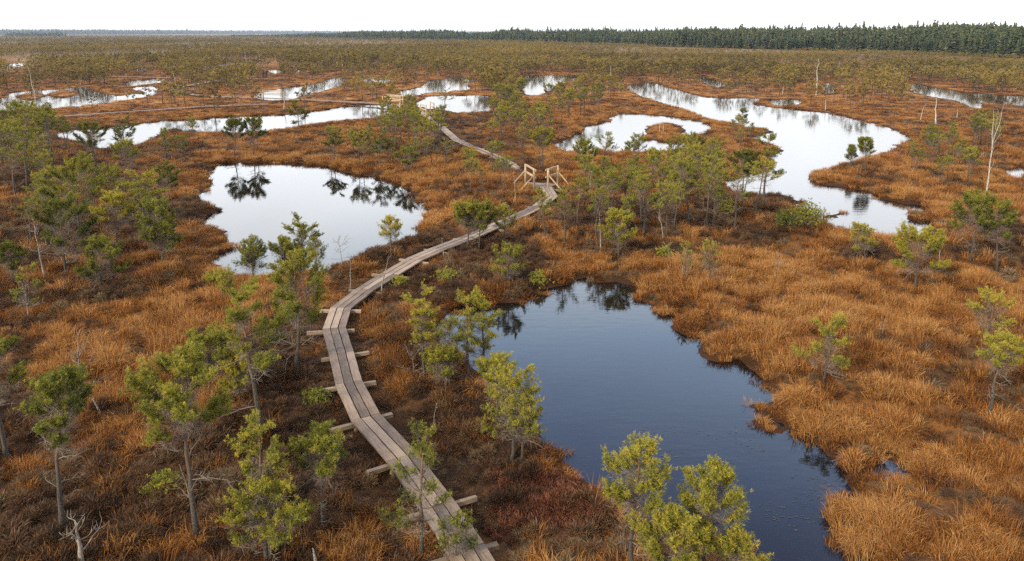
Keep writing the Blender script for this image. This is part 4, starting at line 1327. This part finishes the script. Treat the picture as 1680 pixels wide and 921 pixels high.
# ------------------------------------------------------------------ sedge and heather
def blades(rng, n, spread, h, w, droop, lean=(0, 0), upright=0.5):
    m = MB()
    a = rng.uniform(0, 6.28, n)
    rr_ = spread * rng.uniform(0, 1, n) ** 0.6
    b0 = np.stack([np.cos(a) * rr_, np.sin(a) * rr_, np.full(n, -0.04)], -1)
    out_ = np.stack([np.cos(a + rng.normal(0, .6, n)), np.sin(a + rng.normal(0, .6, n)), np.zeros(n)], -1)
    hh = h * rng.uniform(0.55, 1.2, n)
    d = out_ * rng.uniform(0.1, 1.0, n)[:, None] * droop + np.array([lean[0], lean[1], 0])
    p1 = b0 + np.stack([d[:, 0] * hh * .35, d[:, 1] * hh * .35, hh * .62], -1)
    p2 = b0 + np.stack([d[:, 0] * hh * 1.05, d[:, 1] * hh * 1.05, hh * (1.0 - .35 * np.hypot(d[:, 0], d[:, 1]))], -1)
    sa = rng.uniform(0, 6.28, n)
    sv = np.stack([np.cos(sa), np.sin(sa), np.zeros(n)], -1) * (w * rng.uniform(.6, 1.3, n))[:, None]
    v = np.stack([b0 - sv, b0 + sv, p1 + sv * .8, p1 - sv * .8, p2], 1)
    i = np.arange(n)[:, None] * 5
    m.add(v.reshape(-1, 3), np.concatenate([i, i + 1, i + 2, i + 3], 1), np.repeat(rng.uniform(0, 1, n), 5))
    m.f.append((np.concatenate([i + 3, i + 2, i + 4], 1), 0))
    return m
def twigs(rng, n, spread, h, w):
    """a dome of short stiff twigs"""
    m = MB()
    a, e_ = rng.uniform(0, 6.28, n), np.arccos(rng.uniform(0.0, 1, n))
    d = np.stack([np.cos(a) * np.sin(e_), np.sin(a) * np.sin(e_), np.cos(e_)], -1)
    base = d * np.array([spread, spread, h]) * rng.uniform(0.25, .75, (n, 1))
    dd = unit(d + rng.normal(0, .5, (n, 3)))
    l = rng.uniform(.08, .17, n)[:, None]
    tip = base + dd * l
    sv = unit(np.cross(dd, rng.normal(size=(n, 3)))) * w
    v = np.stack([base - sv * .5, (base + tip) / 2 + sv, tip, (base + tip) / 2 - sv], 1).reshape(-1, 3)
    m.add(v, np.arange(4 * n).reshape(-1, 4), np.repeat(rng.uniform(0, 1, n), 4))
    return m
def ground_cover():
    rng = np.random.default_rng(2024)
    bands = [(8.5, 20, 34, 0.95), (20, 34, 22, 1.1), (34, 60, 9, 1.4), (60, 110, 2.6, 1.9), (110, 220, 0.8, 3.0)]
    X, Y, SC = [], [], []
    half = R(44)
    for r0, r1, dn, s in bands:
        n = int(half * (r1 ** 2 - r0 ** 2) * dn)
        r = np.sqrt(rng.uniform(r0 ** 2, r1 ** 2, n))
        a = rng.uniform(-half, half, n)
        X.append(r * np.sin(a)); Y.append(r * np.cos(a)); SC.append(np.full(n, s))
    # extra tussocks hugging the shores
    for k, p in WP.items():
        L_ = np.linalg.norm(np.roll(p, -1, 0) - p, axis=1)
        cs = np.concatenate([[0], np.cumsum(L_)])
        dist = np.hypot(*p.mean(0))
        dn = 11.0 if dist < 60 else (2.5 if dist < 110 else 1.0)
        n = int(cs[-1] * dn)
        s = rng.uniform(0, cs[-1], n)
        pc = np.concatenate([p, p[:1]])
        x, y = np.interp(s, cs, pc[:, 0]), np.interp(s, cs, pc[:, 1])
        q = 0.5 if dist < 60 else 0.9
        X.append(x + rng.normal(0, q, n)); Y.append(y + rng.normal(0, q, n)); SC.append(np.full(n, 1.15 if dist < 60 else 1.6))
    x, y, sc_ = np.concatenate(X), np.concatenate(Y), np.concatenate(SC)
    sd = shore(x, y)
    wd = walk_dist(x, y)
    k = (sd > 0.1) | ((sd > -0.35) & (np.random.default_rng(8).uniform(0, 1, len(sd)) < 0.10))
    x, y, sc_, sd, wd = x[k], y[k], sc_[k], sd[k], wd[k]
    z = np.maximum(ground_z(x, y, sd), WL - 0.05)
    zn = zone(x, y, sd)
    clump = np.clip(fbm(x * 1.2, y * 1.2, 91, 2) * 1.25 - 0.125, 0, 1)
    mossy = moss_at(x, y)
    heath = rng.uniform(0, 1, len(x)) < 0.86 * sstep(0.58, 0.32, zn + (clump - .5) * .7)
    heath |= (wd < 0.55)
    keep = (rng.uniform(0, 1, len(x)) > 0.72 * sstep(.52, .34, clump)) & (rng.uniform(0, 1, len(x)) > mossy * 0.7)
    keep &= ~((wd < 0.5) & (rng.uniform(0, 1, len(x)) < 0.6))
    low = ~keep & (wd > .5) & (rng.uniform(0, 1, len(x)) < .8) & (mossy < .2) & (sd > .3)
    sedge, heath = keep & ~heath, (keep & heath) | low
    # sedge
    temps = [blades(rng, 80, .20, .30, .0055, .9), blades(rng, 80, .24, .34, .0045, .7, (.25, .05)), blades(rng, 120, .17, .27, .006, 1.25), blades(rng, 70, .26, .38, .0042, .6, (-.12, .1)), blades(rng, 160, .22, .26, .0065, 1.4)]
    i = np.nonzero(sedge)[0]
    n = len(i)
    idx = rng.choice(5, n, p=[.24, .2, .24, .14, .18])
    idx = np.where((sd[i] < 0.9) & (rng.uniform(0, 1, n) < .8), 4, idx)
    s = sc_[i] * rng.uniform(.6, 1.2, n) * (.7 + .6 * clump[i]) * np.where(sd[i] < .5, .75, 1)
    dist = np.hypot(x[i], y[i])
    hz = np.minimum(s, 1.25 - 0.75 * sstep(45, 130, dist)) * np.where(wd[i] < 1.0, .42, 1) * np.where((dist > 60) & (wd[i] < 2.5), .4, 1)
    tint = np.clip(.10 + .62 * zn[i] + (sstep(.25, .6, vnoise(x[i] * 1.9, y[i] * 1.9, 21)) - .55) * .32 + (clump[i] - .5) * .95 + (fbm(x[i] * 3.1, y[i] * 3.1, 29, 2) - .5) * .5 + (fbm(x[i] * .25, y[i] * .25, 19, 2) - .5) * .3 - .03 + rng.normal(0, .16, n), 0, 1)  # low spots tinted darker: shade of the hollows put into the sedge colour
    rz = np.where((idx == 1) | (idx == 3), rng.normal(0.4, 1.3, n), rng.uniform(0, 6.28, n))
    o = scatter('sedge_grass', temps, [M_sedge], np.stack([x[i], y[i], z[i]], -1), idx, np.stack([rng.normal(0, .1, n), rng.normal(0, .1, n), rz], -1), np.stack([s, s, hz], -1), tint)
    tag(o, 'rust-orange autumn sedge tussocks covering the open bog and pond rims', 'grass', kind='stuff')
    # heather
    temps = [twigs(rng, 260, .20, .26, .0062), twigs(rng, 220, .25, .20, .0062), twigs(rng, 280, .17, .32, .006)]
    i = np.nonzero(heath)[0]
    n = len(i)
    s = sc_[i] * rng.uniform(.6, 1.25, n) * (.75 + .5 * clump[i])
    dist = np.hypot(x[i], y[i])
    s = np.where(low[i], s * .8, s)
    hz = np.where(low[i], .55, 1) * np.minimum(s, 1.3 - 0.6 * sstep(45, 130, dist)) * np.where(wd[i] < 1.0, .45, 1)
    tint = np.clip(.30 + .35 * zn[i] + (fbm(x[i] * .5, y[i] * .5, 55, 3) - .5) * 1.2 + rng.normal(0, .2, n), 0, 1)
    o2 = scatter('heather', temps, [M_heath], np.stack([x[i], y[i], z[i] - .02], -1), rng.integers(0, 3, n), np.stack([np.zeros(n), np.zeros(n), rng.uniform(0, 6.28, n)], -1), np.stack([s, s, hz], -1), tint)
    tag(o2, 'dark brown dwarf heather filling the ground between sedge and pines', 'heather', kind='stuff')
    # sphagnum
    rs = np.random.default_rng(5)
    px_, py_ = rs.uniform(800, 1030, 5000), rs.uniform(765, 890, 5000)
    mx_, my_ = at(px_, py_)
    ok = (rs.uniform(0, 1, 5000) < moss_at(mx_, my_) + 0.05) & (shore(mx_, my_) > 0.05)
    mx_, my_ = mx_[ok], my_[ok]
    n = len(mx_)
    sm, t_, b_ = mat('sphagnum')
    leafy(t_, b_, ramp(t_, [(0.0, (0.045, 0.018, 0.011)), (0.5, (0.125, 0.046, 0.026)), (1.0, (0.26, 0.115, 0.066))], math_(t_, 'MULTIPLY_ADD', attr(t_, 'tint').outputs['Fac'], 0.4, math_(t_, 'MULTIPLY', attr(t_, 'itint', True).outputs['Fac'], 0.7))), 0.2)
    s = rs.uniform(.4, .9, n)
    o3 = scatter('sphagnum_moss', [twigs(rs, 160, .20, .14, .012), twigs(rs, 140, .16, .18, .012)], [sm], np.stack([mx_, my_, ground_z(mx_, my_) - .02], -1), rs.integers(0, 2, n), np.stack([np.zeros(n), np.zeros(n), rs.uniform(0, 6.28, n)], -1), np.stack([s, s, s], -1), np.clip(fbm(mx_ * 1.5, my_ * 1.5, 8, 3) + rs.normal(0, .15, n), 0, 1))
    tag(o3, 'dull red cushion of bog moss on the bank at the bottom of the near pond', 'moss', kind='stuff')
    print('sedge', len(np.nonzero(sedge)[0]), 'heather', n)
ground_cover()

# dead water-weed afloat
def weed():
    rng = np.random.default_rng(31)
    m_, t_, b_ = mat('water_weed')
    t_.links.new(ramp(t_, [(0.2, (0.02, 0.016, 0.01)), (0.8, (0.06, 0.045, 0.025))], attr(t_, 'tint').outputs['Fac']), b_.inputs['Base Color'])
    n = 900
    px, py = rng.uniform(960, 1390, n), 700 + 215 * rng.uniform(0, 1, n)
    x, y = at(px, py, WL)
    k = (shore(x, y) < -0.2) & (fbm(x * 1.1, y * 1.1, 3, 3) > 0.52)
    x, y = x[k], y[k]
    n = len(x)
    a = rng.normal(0.1, 0.5, n)
    l, w = rng.uniform(.02, .07, n), rng.uniform(.006, .016, n)
    c, s_ = np.cos(a), np.sin(a)
    q = [np.stack([x + c * i * l - s_ * j * w, y + s_ * i * l + c * j * w, np.full(n, WL + .006)], -1) for i, j in ((-1, 0), (0, -1), (1, 0), (0, 1))]
    b = MB()
    b.add(np.stack(q, 1).reshape(-1, 3), np.arange(4 * n).reshape(-1, 4), np.repeat(rng.uniform(0, 1, n), 4))
    tag(b.build('water_weed', m_), 'dark specks of dead weed floating on the near pond', 'water weed', kind='stuff')
weed()

# ------------------------------------------------------------------ haze
def haze():
    m = bpy.data.materials.new('haze_air')
    m.use_nodes = True
    t = m.node_tree
    t.nodes.clear()
    o_ = t.nodes.new('ShaderNodeOutputMaterial')
    v = t.nodes.new('ShaderNodeVolumePrincipled')
    v.inputs['Color'].default_value = (0.62, 0.74, 0.92, 1)
    v.inputs['Density'].default_value = 0.0001
    v.inputs['Anisotropy'].default_value = 0.0
    t.links.new(v.outputs[0], o_.inputs['Volume'])
    b = MB()
    b.box((0, 3950, 19.0), (15600, 8700, 42))
    tag(b.build('haze', m), kind='stuff')
haze()
